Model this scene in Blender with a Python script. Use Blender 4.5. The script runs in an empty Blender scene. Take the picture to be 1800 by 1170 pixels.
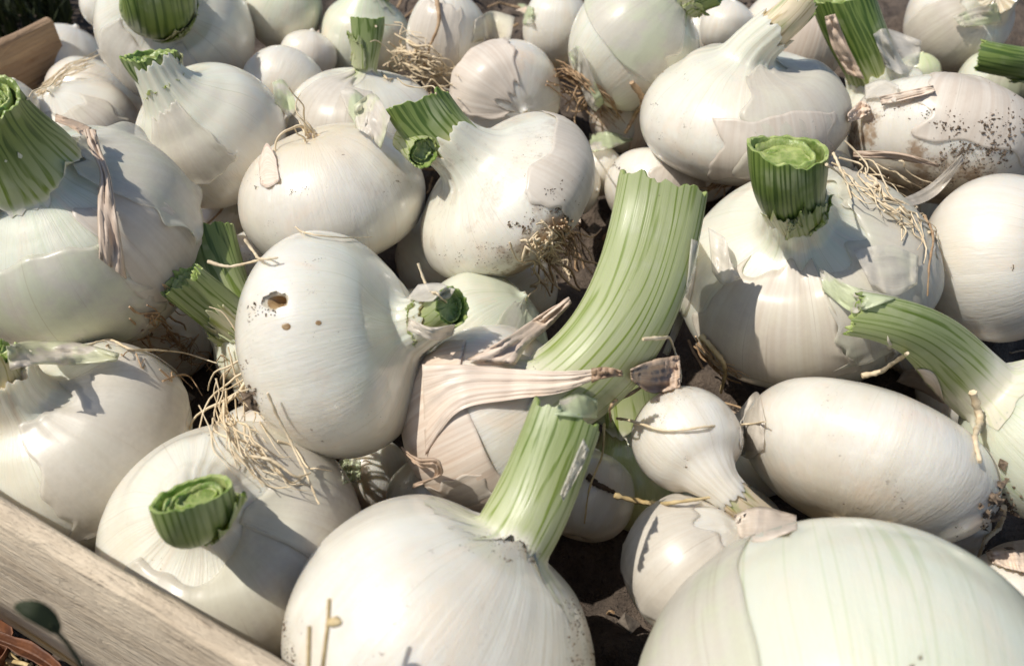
import bpy, bmesh, math, random
import numpy as np
from mathutils import Vector, Matrix
from mathutils.bvhtree import BVHTree

S = bpy.context.scene
COL = S.collection
rng = np.random.default_rng(7)
random.seed(7)

# ------------------------------------------------------------------ camera
F = 1600.0                       # focal length in photo pixels (1800 wide)
PITCH = math.radians(45.0)
CAM = np.array([0.0, 0.0, 0.205])
cp, sp = math.cos(PITCH), math.sin(PITCH)
RIGHT = np.array([1.0, 0, 0]); UP = np.array([0, sp, cp]); FWD = np.array([0, cp, -sp])
cam_d = bpy.data.cameras.new('camera')
cam = bpy.data.objects.new('camera', cam_d); COL.objects.link(cam)
cam.location = CAM; cam.rotation_euler = (math.pi / 2 - PITCH, 0, 0)
cam_d.sensor_width = 36; cam_d.lens = 36 * F / 1800
cam_d.clip_start = 0.005; cam_d.clip_end = 100
cam_d.dof.use_dof = True; cam_d.dof.focus_distance = 0.262; cam_d.dof.aperture_fstop = 20
S.camera = cam

# ------------------------------------------------------------------ world, sun
SUN_EL = math.radians(58); SUN_AZ = math.atan2(-1.0, -0.06)    # azimuth from +Y towards +X
W = bpy.data.worlds.new('World'); S.world = W; W.use_nodes = True
wn = W.node_tree.nodes; wn.clear()
sky = wn.new('ShaderNodeTexSky'); sky.sky_type = 'NISHITA'; sky.sun_disc = False
sky.sun_elevation = SUN_EL; sky.sun_rotation = SUN_AZ
bg = wn.new('ShaderNodeBackground'); bg.inputs[1].default_value = 0.105
wo = wn.new('ShaderNodeOutputWorld')
W.node_tree.links.new(sky.outputs[0], bg.inputs[0]); W.node_tree.links.new(bg.outputs[0], wo.inputs[0])
sl = bpy.data.lights.new('sun', 'SUN'); sl.energy = 4.5; sl.angle = math.radians(0.53); sl.color = (1, .95, .86)
so = bpy.data.objects.new('sun', sl); COL.objects.link(so)
sd = Vector((math.sin(SUN_AZ) * math.cos(SUN_EL), math.cos(SUN_AZ) * math.cos(SUN_EL), math.sin(SUN_EL)))
so.rotation_euler = sd.to_track_quat('Z', 'Y').to_euler()
S.view_settings.view_transform = 'Standard'; S.view_settings.look = 'None'
S.view_settings.exposure = -0.02; S.view_settings.gamma = 1.0
S.cycles.max_bounces = 8; S.cycles.transmission_bounces = 4; S.cycles.caustics_reflective = False

# ------------------------------------------------------------------ geometry helpers
def nrm(v):
    return v / (np.linalg.norm(v) + 1e-12)
def ray(px, py):                 # direction with unit depth along the view axis
    return RIGHT * ((px - 900) / F) + UP * ((585 - py) / F) + FWD
def at_depth(px, py, d):
    return CAM + ray(px, py) * d
def depth_z(px, py, z):
    return (z - CAM[2]) / ray(px, py)[2]
def at_z(px, py, z):
    return at_depth(px, py, depth_z(px, py, z))
def basis(px, py):
    d = nrm(ray(px, py)); r = nrm(RIGHT - d * (RIGHT @ d)); u = np.cross(r, d)
    return r, u, -d
def sm(x, a, b):
    t = np.clip((x - a) / (b - a), 0, 1); return t * t * (3 - 2 * t)
class Wob:                       # smooth periodic noise over an angle
    def __init__(s, seed, n0=1, n1=6, fall=1.0):
        r = np.random.default_rng(seed); s.n = np.arange(n0, n1 + 1)
        s.a = r.normal(size=len(s.n)) / (s.n ** fall); s.p = r.uniform(0, 6.283, len(s.n))
        s.a /= (np.sqrt((s.a ** 2).sum()) + 1e-9)
    def __call__(s, u):
        u = np.asarray(u, float)
        return (s.a * np.sin(u[..., None] * s.n + s.p)).sum(-1)
def catmull(P, n):
    P = np.asarray(P, float)
    k = np.concatenate([[0], np.cumsum(np.linalg.norm(np.diff(P, axis=0), axis=1) ** .5 + 1e-9)])
    Q = np.vstack([2 * P[0] - P[1], P, 2 * P[-1] - P[-2]])
    kk = np.concatenate([[2 * k[0] - k[1]], k, [2 * k[-1] - k[-2]]])
    t = np.linspace(k[0], k[-1], n); i = np.clip(np.searchsorted(k, t, 'right') - 1, 0, len(P) - 2)
    t0, t1, t2, t3 = kk[i], kk[i + 1], kk[i + 2], kk[i + 3]
    p0, p1, p2, p3 = Q[i], Q[i + 1], Q[i + 2], Q[i + 3]
    f = lambda a, b, pa, pb: (pa * ((b - t) / (b - a))[:, None] + pb * ((t - a) / (b - a))[:, None])
    A1, A2, A3 = f(t0, t1, p0, p1), f(t1, t2, p1, p2), f(t2, t3, p2, p3)
    B1, B2 = f(t0, t2, A1, A2), f(t1, t3, A2, A3)
    return f(t1, t2, B1, B2)
class MB:                        # collects faces, becomes ONE mesh object
    def __init__(s): s.v = []; s.f = []; s.m = []; s.a = []; s.n = 0
    def add(s, V, Fc, mi=0, A=None):
        V = np.asarray(V, float).reshape(-1, 3)
        s.v.append(V); s.f += [tuple(int(i) + s.n for i in f) for f in Fc]; s.m += [mi] * len(Fc)
        s.a.append(np.zeros((len(V), 3)) if A is None else np.asarray(A, float).reshape(-1, 3)); s.n += len(V)
    def grid(s, P, mi=0, A=None, closed=True, flip=False):
        nv, nu = P.shape[:2]; Fc = []
        for i in range(nv - 1):
            for j in range(nu if closed else nu - 1):
                a, b = i * nu + j, i * nu + (j + 1) % nu; c, d = b + nu, a + nu
                Fc.append((d, c, b, a) if flip else (a, b, c, d))
        s.add(P, Fc, mi, A)
    def fan(s, ring, tip, mi=0, A=None, flip=False):
        n = len(ring); V = np.vstack([ring, tip])
        s.add(V, [((j + 1) % n, j, n) if flip else (j, (j + 1) % n, n) for j in range(n)], mi, A)
    def tube(s, pts, rad, nseg=6, mi=0, A0=0.0):
        pts = np.asarray(pts, float); n = len(pts); rad = np.broadcast_to(np.asarray(rad, float), (n,))
        T = np.gradient(pts, axis=0); T /= (np.linalg.norm(T, axis=1)[:, None] + 1e-12)
        N = nrm(np.cross(T[0], [.3, .5, .81])); a = np.arange(nseg) * 6.28318 / nseg
        P = np.zeros((n, nseg, 3)); A = np.zeros((n, nseg, 3))
        for i in range(n):
            N = nrm(N - T[i] * (N @ T[i])); B = np.cross(T[i], N)
            P[i] = pts[i] + rad[i] * (np.cos(a)[:, None] * N + np.sin(a)[:, None] * B)
            A[i, :, 0] = np.cos(a); A[i, :, 1] = np.sin(a); A[i, :, 2] = i / max(1, n - 1) + A0
        s.grid(P, mi, A); s.fan(P[0], pts[0], mi, flip=True); s.fan(P[-1], pts[-1], mi)
    def build(s, name, mats, parent=None, origin=None, smooth=True):
        V = np.vstack(s.v)
        if parent is not None and origin is None: origin = np.array(parent.get('_o'))
        if origin is not None: V = V - np.asarray(origin)
        me = bpy.data.meshes.new(name); me.from_pydata(V.tolist(), [], s.f)
        for m in (mats if isinstance(mats, (list, tuple)) else [mats]): me.materials.append(m)
        me.polygons.foreach_set('material_index', s.m)
        me.polygons.foreach_set('use_smooth', [smooth] * len(s.f))
        at = me.attributes.new('vein', 'FLOAT_VECTOR', 'POINT'); at.data.foreach_set('vector', np.vstack(s.a).ravel())
        me.update()
        o = bpy.data.objects.new(name, me); COL.objects.link(o)
        if parent is not None: o.parent = parent
        elif origin is not None: o.location = origin
        return o
def thing(name, label, cat, loc, group=None):
    o = bpy.data.objects.new(name, None); COL.objects.link(o); o.location = loc
    o.empty_display_size = .01
    o['label'] = label; o['category'] = cat; o['_o'] = [float(x) for x in loc]
    if group: o['group'] = group
    return o
def tag(o, label, cat, group=None):
    o['label'] = label; o['category'] = cat
    if group: o['group'] = group
    return o
def solid(o, t, off=0.0):
    m = o.modifiers.new('solidify', 'SOLIDIFY'); m.thickness = t; m.offset = off; return o
def props(o, **k):
    for a, b in k.items(): o[a] = float(b)
    return o

# ------------------------------------------------------------------ materials
class NT:
    def __init__(s, name):
        s.m = bpy.data.materials.new(name); s.m.use_nodes = True
        s.t = s.m.node_tree; s.t.nodes.clear()
        s.out = s.t.nodes.new('ShaderNodeOutputMaterial')
    def n(s, typ, **k):
        x = s.t.nodes.new('ShaderNode' + typ)
        for a, b in k.items(): setattr(x, a, b)
        return x
    def l(s, a, b): s.t.links.new(a, b)
    def put(s, sock, v):
        if isinstance(v, bpy.types.NodeSocket): s.l(v, sock)
        elif v is not None:
            if sock.type == 'RGBA' and len(v) == 3: v = (*v, 1)
            sock.default_value = v
    def math(s, op, a, b=None, c=None, clamp=False):
        x = s.n('Math', operation=op, use_clamp=clamp); s.put(x.inputs[0], a)
        if b is not None: s.put(x.inputs[1], b)
        if c is not None: s.put(x.inputs[2], c)
        return x.outputs[0]
    def vmath(s, op, a, b): 
        x = s.n('VectorMath', operation=op); s.put(x.inputs[0], a); s.put(x.inputs[1], b); return x.outputs[0]
    def ramp(s, v, a, b, lo=0., hi=1.):
        x = s.n('MapRange', interpolation_type='SMOOTHSTEP'); s.put(x.inputs[0], v)
        for i, q in ((1, a), (2, b), (3, lo), (4, hi)): s.put(x.inputs[i], q)
        return x.outputs[0]
    def noise(s, vec, scale, detail=2, w=None, rough=.5, dist=0.):
        x = s.n('TexNoise', noise_dimensions='4D' if w is not None else '3D')
        s.put(x.inputs['Vector'], vec); s.put(x.inputs['Scale'], scale); s.put(x.inputs['Detail'], detail)
        s.put(x.inputs['Roughness'], rough); s.put(x.inputs['Distortion'], dist)
        if w is not None: s.put(x.inputs['W'], w)
        return x.outputs[0]
    def mix(s, f, a, b, mode='MIX'):
        x = s.n('Mix', data_type='RGBA', blend_type=mode); s.put(x.inputs[0], f); s.put(x.inputs[6], a); s.put(x.inputs[7], b)
        return x.outputs[2]
    def obj(s, name): return s.n('Attribute', attribute_type='OBJECT', attribute_name=name).outputs['Fac']
    def vein(s): return s.n('Attribute', attribute_type='GEOMETRY', attribute_name='vein').outputs['Vector']
    def pos(s): return s.n('TexCoord').outputs['Object']
    def rnd(s, k=40.): return s.math('MULTIPLY', s.n('ObjectInfo').outputs['Random'], k)
    def bump(s, h, strength, dist=.001, nor=None):
        x = s.n('Bump'); s.put(x.inputs['Height'], h); s.put(x.inputs['Strength'], strength); s.put(x.inputs['Distance'], dist)
        if nor is not None: s.l(nor, x.inputs['Normal'])
        return x.outputs[0]
    def pbsdf(s, col, rough, nor=None, **k):
        x = s.n('BsdfPrincipled'); s.put(x.inputs['Base Color'], col); s.put(x.inputs['Roughness'], rough)
        if nor is not None: s.l(nor, x.inputs['Normal'])
        for a, b in k.items(): s.put(x.inputs[a.replace('_', ' ')], b)
        return x
    def done(s, sh): s.l(sh, s.out.inputs[0]); return s.m

def mat_bulb():
    t = NT('onion skin'); v = t.vein(); p = t.pos(); w = t.rnd()
    sx = t.n('SeparateXYZ'); t.l(v, sx.inputs[0]); z = sx.outputs[2]
    broad = t.noise(t.vmath('MULTIPLY', v, (5, 5, .9)), 1, 3, w)
    fine = t.noise(t.vmath('MULTIPLY', v, (26, 26, 1.3)), 1, 3, w)
    hair = t.noise(t.vmath('MULTIPLY', v, (60, 60, 1.6)), 1, 2, w)
    patch = t.noise(p, 55, 5, w, .6, .6)
    patch2 = t.noise(p, 24, 3, w, .55)
    speck = t.noise(p, 1100, 2, w)
    speckm = t.noise(p, 90, 4, w, .65)
    c = t.mix(t.ramp(broad, .3, .7), (.70, .65, .555), (.75, .715, .635))
    c = t.mix(t.math('MULTIPLY', t.ramp(fine, .45, .72), .12), c, (.64, .60, .45))
    # green towards the neck and in streaks
    g = t.math('MULTIPLY', t.ramp(z, .50, .93), t.ramp(broad, .28, .66, .30, 1.))
    g = t.math('ADD', g, t.math('MULTIPLY', t.ramp(patch2, .48, .7), .28))
    g = t.math('MULTIPLY', g, t.obj('green'), clamp=True)
    c = t.mix(g, c, t.mix(t.ramp(fine, .4, .6), (.52, .59, .34), (.62, .67, .46)))
    ws = t.obj('wash')
    c = t.mix(t.math('MULTIPLY', ws, t.ramp(patch2, .25, .65, .55, 1.), clamp=True), c, (.56, .62, .46))
    vl = t.math('ABSOLUTE', t.math('SUBTRACT', t.noise(t.vmath('MULTIPLY', v, (5, 5, .3)), 1, 2, w), .5))
    c = t.mix(t.math('MULTIPLY', t.math('MULTIPLY', t.ramp(vl, .011, .002), ws), .75, clamp=True), c, (.38, .47, .22))
    c = t.mix(t.math('SUBTRACT', t.obj('green'), 1., clamp=True), c, (.50, .58, .13))
    # hairline veins
    hv = t.math('MULTIPLY', t.ramp(hair, .61, .69), t.ramp(z, .42, .85, .03, .6))
    c = t.mix(hv, c, t.mix(t.obj('green'), (.50, .42, .32), (.40, .47, .22)))
    # dry tan skin remnants, root end stain
    tn = t.math('MULTIPLY', t.ramp(patch, .50, .66), t.obj('tan'), clamp=True)
    c = t.mix(tn, c, t.mix(t.ramp(fine, .35, .65), (.70, .53, .39), (.80, .66, .52)))
    bl = t.math('MULTIPLY', t.ramp(t.noise(t.vmath('MULTIPLY', v, (3.2, 3.2, 4.)), 1, 5, w, .62, .8), .50, .70), .40)
    c = t.mix(bl, c, (.76, .62, .47))
    rt = t.math('MULTIPLY', t.ramp(z, .36, .0), .62)
    c = t.mix(rt, c, (.70, .57, .36))
    # soil dust and specks
    so_ = t.obj('soil')
    th = t.math('MULTIPLY_ADD', so_, -.15, .735)
    s1 = t.ramp(t.math('MULTIPLY_ADD', speck, .45, t.math('MULTIPLY', speckm, .62)), t.math('SUBTRACT', th, .03), t.math('ADD', th, .03))
    low = t.ramp(z, .80, .40, .25, 1.)
    s1 = t.math('MULTIPLY', t.math('MULTIPLY', s1, low), t.ramp(patch, .42, .58, .12, 1.))
    c = t.mix(t.math('MULTIPLY', s1, .85), c, (.17, .115, .075))
    s2 = t.math('MULTIPLY', t.math('MULTIPLY', t.ramp(speckm, .49, .63), low), t.math('MULTIPLY', t.math('POWER', so_, 2.2), 1.2), clamp=True)
    c = t.mix(s2, c, (.38, .27, .175))
    nb = t.bump(fine, .12, .0010)
    nb = t.bump(hair, .10, .0006, nb)
    nb = t.bump(t.noise(p, 160, 4, w, .6), .13, .0016, nb)
    nb = t.bump(t.noise(t.vmath('MULTIPLY', v, (14, 14, 9)), 1, 3, w, .6, 1.2), .14, .0014, nb)
    ro = t.math('ADD', t.ramp(patch, .3, .7, .40, .55), t.math('MULTIPLY', tn, .25))
    b = t.pbsdf(c, ro, nb, Subsurface_Weight=.5, Subsurface_Radius=(1, .80, .55), Subsurface_Scale=.006, Coat_Weight=.85, Coat_IOR=1.6, Coat_Roughness=t.ramp(patch, .3, .7, .14, .25), Coat_Normal=t.bump(t.noise(p, 420, 3, w, .65), .10, .0004))
    b.subsurface_method = 'RANDOM_WALK'
    return t.done(b.outputs[0])

def mat_stem():
    t = NT('stem'); v = t.vein(); w = t.rnd(); p = t.pos()
    sx = t.n('SeparateXYZ'); t.l(v, sx.inputs[0]); z = sx.outputs[2]
    ang = t.math('ARCTAN2', sx.outputs[1], sx.outputs[0])
    warp = t.noise(t.vmath('MULTIPLY', v, (1.7, 1.7, .8)), 1, 2, w)
    a2 = t.math('ADD', t.math('MULTIPLY', ang, t.math('DIVIDE', t.obj('veins'), 6.28318)), t.math('MULTIPLY', warp, 4.5))
    tri = t.math('PINGPONG', a2, .5)                    # 0..0.5
    lo = t.math('MULTIPLY_ADD', t.obj('green'), -.13, .36)
    line = t.ramp(tri, lo, t.math('ADD', lo, .13))
    brk = t.noise(t.vmath('MULTIPLY', v, (9, 9, 2.2)), 1, 2, w)
    line = t.math('MULTIPLY', line, t.ramp(brk, .32, .60, .12, 1.))
    gr = t.obj('green')
    up = t.math('MULTIPLY', t.ramp(z, .0, .85), gr, clamp=True)
    base = t.mix(up, (.42, .44, .24), (.16, .22, .05))
    base = t.mix(t.math('MULTIPLY', t.ramp(t.noise(p, 130, 3, w), .5, .7), .45), base, (.40, .42, .27))
    dark = t.mix(up, (.19, .25, .03), (.05, .095, .012))
    c = t.mix(line, base, dark)
    mg = t.math('MULTIPLY', t.obj('merge'), t.ramp(z, t.math('MULTIPLY', t.obj('merge'), .16), .0), clamp=True)
    c = t.mix(mg, c, t.mix(t.math('MULTIPLY', line, .35), (.66, .63, .51), (.44, .50, .25)))
    dr = t.obj('dry')
    dcol = t.mix(line, (.72, .60, .42), (.50, .37, .20))
    c = t.mix(t.math('MULTIPLY', dr, t.ramp(t.noise(t.vmath('MULTIPLY', v, (1.4, 1.4, 2.)), 1, 2, w), .30, .52), clamp=True), c, dcol)
    sp_ = t.ramp(t.noise(p, 420, 3, w, .7), .70, .76)
    c = t.mix(t.math('MULTIPLY', sp_, .6), c, (.14, .10, .06))
    nb = t.bump(line, .10, .0005)
    nb = t.bump(t.noise(t.vmath('MULTIPLY', v, (40, 40, 3.)), 1, 3, w), .18, .0008, nb)
    b = t.pbsdf(c, t.ramp(brk, .3, .7, .34, .5), nb, Subsurface_Weight=.2, Subsurface_Radius=(.7, 1, .3), Subsurface_Scale=.0022)
    return t.done(b.outputs[0])

def mat_cut():
    t = NT('cut leaf flesh'); p = t.pos(); w = t.rnd()
    a = t.noise(p, 260, 4, w, .6)
    c = t.mix(t.ramp(a, .35, .65), (.15, .22, .045), (.38, .43, .16))
    c = t.mix(t.ramp(t.noise(p, 500, 2, w), .66, .74), c, (.07, .09, .03))
    b = t.pbsdf(c, .42, t.bump(a, .5, .0015), Subsurface_Weight=.25, Subsurface_Radius=(.6, 1, .2), Subsurface_Scale=.003)
    return t.done(b.outputs[0])

def mat_paper():
    t = NT('papery skin'); v = t.vein(); w = t.rnd(); p = t.pos()
    st = t.noise(t.vmath('MULTIPLY', v, (22, 22, 1.6)), 1, 4, w)
    hair = t.noise(t.vmath('MULTIPLY', v, (50, 50, 1.3)), 1, 2, w)
    pa = t.noise(p, 90, 4, w, .6)
    tn = t.obj('tan')
    white = t.mix(t.ramp(st, .2, .8), (.74, .685, .59), (.785, .745, .665))
    white = t.mix(t.math('MULTIPLY', t.obj('green'), t.ramp(pa, .4, .62)), white, (.62, .69, .44))
    tan = t.mix(t.ramp(st, .3, .7), (.68, .52, .40), (.82, .70, .58))
    c = t.mix(t.math('MULTIPLY', tn, t.ramp(pa, .22, .5, .55, 1.), clamp=True), white, tan)
    br = t.obj('brown')
    c = t.mix(br, c, t.mix(t.ramp(st, .3, .7), (.20, .105, .05), (.46, .29, .16)))
    c = t.mix(t.math('MULTIPLY', t.ramp(hair, .64, .72), .3), c, (.40, .30, .20))
    nb = t.bump(st, .22, .0006); nb = t.bump(pa, .12, .0012, nb)
    d = t.pbsdf(c, t.ramp(pa, .3, .7, .36, .58), nb, Coat_Weight=t.math('SUBTRACT', .5, t.math('MULTIPLY', tn, .5), clamp=True), Coat_Roughness=.25)
    tr = t.n('BsdfTranslucent'); t.l(c, tr.inputs[0]); t.l(nb, tr.inputs['Normal'])
    mx = t.n('MixShader'); mx.inputs[0].default_value = .07; t.l(d.outputs[0], mx.inputs[1]); t.l(tr.outputs[0], mx.inputs[2])
    tp = t.n('BsdfTransparent'); m2 = t.n('MixShader')
    t.put(m2.inputs[0], t.math('MULTIPLY', t.math('SUBTRACT', 1., t.math('ADD', tn, br), clamp=True), t.ramp(pa, .35, .65, .6, .38)))
    t.l(mx.outputs[0], m2.inputs[1]); t.l(tp.outputs[0], m2.inputs[2])
    return t.done(m2.outputs[0])

def mat_plain(name, c0, c1, scale, rough=.6, bs=.4, bd=.001, trans=0.):
    t = NT(name); p = t.pos(); w = t.rnd(); a = t.noise(p, scale, 4, w, .6)
    c = t.mix(t.ramp(a, .3, .7), c0, c1)
    b = t.pbsdf(c, rough, t.bump(a, bs, bd)).outputs[0]
    if trans:
        tr = t.n('BsdfTranslucent'); t.l(c, tr.inputs[0]); mx = t.n('MixShader'); mx.inputs[0].default_value = trans
        t.l(b, mx.inputs[1]); t.l(tr.outputs[0], mx.inputs[2]); b = mx.outputs[0]
    return t.done(b)

def mat_wood():
    t = NT('raw poplar wood'); p = t.pos(); w = t.rnd()
    g = t.noise(t.vmath('MULTIPLY', p, (9, 170, 170)), 1, 4, w, .6, .4)
    f = t.noise(t.vmath('MULTIPLY', p, (40, 900, 900)), 1, 3, w, .6)
    m = t.noise(p, 30, 4, w, .6)
    c = t.mix(t.ramp(g, .3, .7), (.60, .475, .33), (.73, .61, .45))
    c = t.mix(t.math('MULTIPLY', t.ramp(m, .42, .68), .5), c, (.36, .27, .18))
    kn = t.ramp(t.noise(t.vmath('MULTIPLY', p, (26, 95, 95)), 1, 3, w, .6), .66, .76)
    c = t.mix(t.math('MULTIPLY', kn, .8), c, (.22, .12, .055))
    c = t.mix(t.math('MULTIPLY', t.ramp(f, .62, .72), .35), c, (.27, .19, .12))
    st_ = t.noise(t.vmath('MULTIPLY', p, (70, 260, 130)), 1, 5, w, .7, 1.5)
    c = t.mix(t.math('MULTIPLY', t.ramp(st_, .60, .70), .55), c, (.30, .22, .15))
    c = t.mix(t.math('MULTIPLY', t.ramp(st_, .42, .30), .3), c, (.72, .61, .46))
    c = t.mix(t.obj('age'), c, t.mix(t.ramp(g, .3, .7), (.22, .12, .06), (.42, .26, .13)))  # browner wood tone, with shade on the board mixed into the colour
    nb = t.bump(g, .3, .001); nb = t.bump(f, 1., .0012, nb); nb = t.bump(st_, .8, .0018, nb)
    return t.done(t.pbsdf(c, .66, nb).outputs[0])

def mat_soil():
    t = NT('dry soil'); p = t.pos()
    a = t.noise(p, 60, 6, rough=.65); b = t.noise(p, 420, 4, rough=.7)
    c = t.mix(t.ramp(a, .3, .7), (.055, .04, .03), (.16, .12, .09))
    c = t.mix(t.ramp(b, .55, .72), c, (.05, .035, .025))
    nb = t.bump(b, .8, .003); nb = t.bump(a, .7, .008, nb)
    return t.done(t.pbsdf(c, .9, nb).outputs[0])

M_BULB, M_STEM, M_CUT, M_PAPER, M_WOOD, M_SOIL = mat_bulb(), mat_stem(), mat_cut(), mat_paper(), mat_wood(), mat_soil()
M_ROOT = mat_plain('dry root', (.58, .45, .28), (.80, .67, .47), 300, .6, .3)
M_DROOT = mat_plain('brown root', (.28, .17, .09), (.52, .36, .21), 300, .65, .3)
M_CRUMB = mat_plain('soil crumb', (.06, .042, .028), (.22, .16, .11), 700, .95, .6)
M_DEAD = mat_plain('dead leaf', (.09, .035, .018), (.26, .10, .04), 120, .6, .6, .002, .15)
M_LEAF = mat_plain('green leaf', (.012, .018, .004), (.03, .042, .010), 160, .7, .3, .001, .2)
M_STRAW = mat_plain('straw', (.40, .28, .12), (.68, .54, .30), 200, .6, .3)
M_TWIG = mat_plain('dark stalk', (.035, .02, .012), (.12, .07, .04), 200, .6, .4)
M_BITE = mat_plain('bored flesh', (.20, .11, .04), (.46, .33, .18), 300, .35, .4)
M_PEB = mat_plain('pebble', (.10, .08, .065), (.30, .25, .20), 250, .8, .5)
# ------------------------------------------------------------------ the pile: one row per onion, front to back
ON = []
def O(id, c, hz, R, k, ax, label, **kw):
    ON.append(dict(id=id, c=c, hz=hz, R=R, k=k, ax=ax, label=label, **kw))
# stem = (tip px, toward-offset in R, base radius px, tip radius px, flatness, options)
O('B', (1497, 1290), .022, 392, .86, (.05, -.78, .62), 'huge pale greenish onion filling the front corner, veined skin running down out of view', wash=.45, green=.85, tan=.12, soil=.1, nr=.2)
O('A', (770, 1132), .012, 278, .84, (.55, .75, .36), 'big glossy white onion in front with striped green neck leaning up over the pile', green=.1, tan=.0, soil=.35,
  stem=((992, 738), -.15, 66, 66, .6, dict(bare=1, merge=1, green=.62, veins=26, jag=.10, pale=1)))
O('K', (1850, 778), .015, 145, 1.0, (-.70, .65, .28), 'pale onion cut by the frame whose long striped stem lies across its neighbour', wash=0.6, green=.6, soil=.1,
  stem=((1502, 552), .75, 58, 42, .62, dict(bare=1, merge=2.2, green=.6, veins=22, jag=.16, ed=(-.98, .2, .0))))
O('C', (586, 612), .034, 201, .72, (.90, .24, .36), 'white onion with a bored hole in its cheek and a short torn neck', wash=.05, green=.38, soil=.28, tan=.0,
  stem=((795, 538), .62, 38, 36, 1., dict(green=.45, veins=16, jag=.12, deep=1)))
O('M', (1205, 772), .022, 96, .92, (.5, -.72, .48), 'smallest round onion, its papery neck drooping towards the viewer', green=.0, soil=.5, tan=.05,
  stem=((1338, 915), .55, 31, 30, .8, dict(dry=1., green=.0, veins=9, jag=.3)))
O('N', (1520, 812), .012, 216, .57, (.36, .90, -.24), 'long oval onion with bright sheen lying between the small round one and the frame edge', green=.04, soil=.3, tan=0.47)
O('F', (408, 962), .022, 226, .80, (-.30, .42, .86), 'white onion beside the crate board, its cut hollow stem throwing a round shadow', wash=.08, green=.15, soil=.5, tan=.05,
  stem=((336, 868), 1.6, 46, 74, .68, dict(green=.75, veins=26, jag=.04, deep=1, ed=(-.25, .75, .62))))
O('D', (140, 425), .030, 216, .78, (-.42, .66, .62), 'large onion with thick grey-green neck and crumpled white skin at the frame edge', wash=.22, green=.5, soil=.1, tan=0.17,
  stem=((-30, 170), 1.35, 84, 62, .8, dict(bare=1, merge=1, green=1.1, veins=30, jag=.08)))  # stem green deepened so its colour carries the shade on the neck
O('E', (140, 790), .020, 200, .74, (-.62, .52, .58), 'squat white onion touching the crate board with a pinched neck and folded leaf', wash=.10, green=.25, soil=.3, tan=0.20,
  stem=((-6, 618), .95, 42, 38, .7, dict(green=.25, veins=16, jag=.3, dry=.5)))
O('O', (1222, 1002), .018, 134, .86, (.62, .55, .35), 'white onion wedged beneath the smallest one, grey soil dabs on its side', green=.02, soil=.6, tan=0.20)
O('I', (1412, 492), .015, 214, .74, (-.06, .64, .76), 'broad onion with an upright thick green cut stem standing on top', wash=.14, green=.42, soil=.15, tan=0.43,
  stem=((1384, 262), 1.45, 46, 68, .86, dict(green=1.25, veins=44, jag=.05, deep=1, ed=(-.02, .85, .5))))
O('P', (868, 742), .013, 166, .90, (.74, .36, .56), 'onion wrapped in pinkish dry skin from which the widest striped stem rises', green=.12, soil=.2, tan=0.60,
  stem=((1166, 325), .25, 74, 78, .5, dict(bare=1, merge=1, green=.33, veins=28, jag=.09, ed=(.14, .96, .22), pale=1)))
O('L', (1757, 455), .015, 148, .80, (.93, .05, .36), 'smooth upright oval onion cut by the frame, without blemish', green=.0, soil=.1, tan=.0)
O('H', (892, 347), .030, 176, .55, (-.62, .66, .42), 'tilted flat onion with brown dirt scars and a striped green stub at its shoulder', green=.22, soil=.85, tan=0.27,
  stem=((734, 180), .60, 46, 56, .5, dict(bare=1, green=.95, veins=24, jag=.08, ed=(-.45, .85, .25))))
O('G', (583, 345), .025, 166, .70, (.28, -.92, -.28), 'smooth oblong onion with a peeling tan scab, no stem showing', green=.0, soil=.3, tan=0.33)
O('S', (372, 240), .025, 130, .86, (-.52, .62, .58), 'white onion whose green cut stub leans over it and shades it', green=.35, soil=.1, tan=0.23,
  stem=((262, 96), 1.05, 36, 48, .75, dict(green=1.2, veins=26, jag=.07, deep=1, ed=(-.3, .9, .3))))
O('AI', (1306, 202), .025, 178, .58, (.02, .93, .36), 'flat onion with wrinkled skin and a withered straw-coloured neck', green=.34, soil=.35, tan=0.40,
  stem=((1408, 8), .75, 34, 32, .8, dict(dry=.9, green=.35, veins=11, jag=.3, ed=(.6, .75, .2))))
O('AM', (1650, 248), .020, 158, .66, (.15, .93, -.25), 'onion plastered with dark crumbs of soil', green=.28, soil=.9, tan=.35)
O('T', (312, 58), .020, 132, .90, (-.22, .42, .88), 'onion in the back row topped by a broad dark green leaf stub', green=.32, soil=.05, tan=0.21,
  stem=((276, -22), 1.7, 56, 66, .7, dict(merge=1, green=1.15, veins=26, jag=.1, ed=(-.1, .9, .3))))
O('AG', (1112, 78), .025, 112, 1.0, (.66, .70, .25), 'pear-shaped white onion in the back row with its green neck bent away', wash=0.3, green=.4, soil=.08, tan=0.15,
  stem=((1262, -30), .75, 40, 38, .8, dict(merge=1, green=.9, veins=24, jag=.1)))
O('Z', (886, 172), .010, 100, .80, (.3, -.2, .6), 'plump onion with a wrinkled greyish fold behind the dirt-scarred one', green=.0, soil=.3, tan=0.60)
O('Y', (640, 222), .010, 140, .68, (.05, .95, .25), 'broad onion mostly hidden behind the oblong scabbed one, a yellow-green stub above it', green=.18, soil=.05, tan=0.40,
  stem=((646, 32), .6, 19, 29, .5, dict(merge=1, green=.75, veins=8, jag=.05, ed=(.0, 1, .1))))
O('X', (500, 155), .010, 74, .86, (.3, .5, -.5), 'plain small onion tucked against the shaded white one, torn green scrap on it', green=.05, soil=.0, tan=.02)
O('Q', (770, 872), -.004, 88, .86, (-.2, .85, .3), 'small sunlit onion under the dry-skinned one', green=.0, soil=.4, tan=0.25)
O('P2', (1032, 870), -.010, 86, .92, (.2, .85, -.2), 'small shaded creamy onion hanging between the two striped stems', green=.05, soil=.2, tan=0.25)
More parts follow.
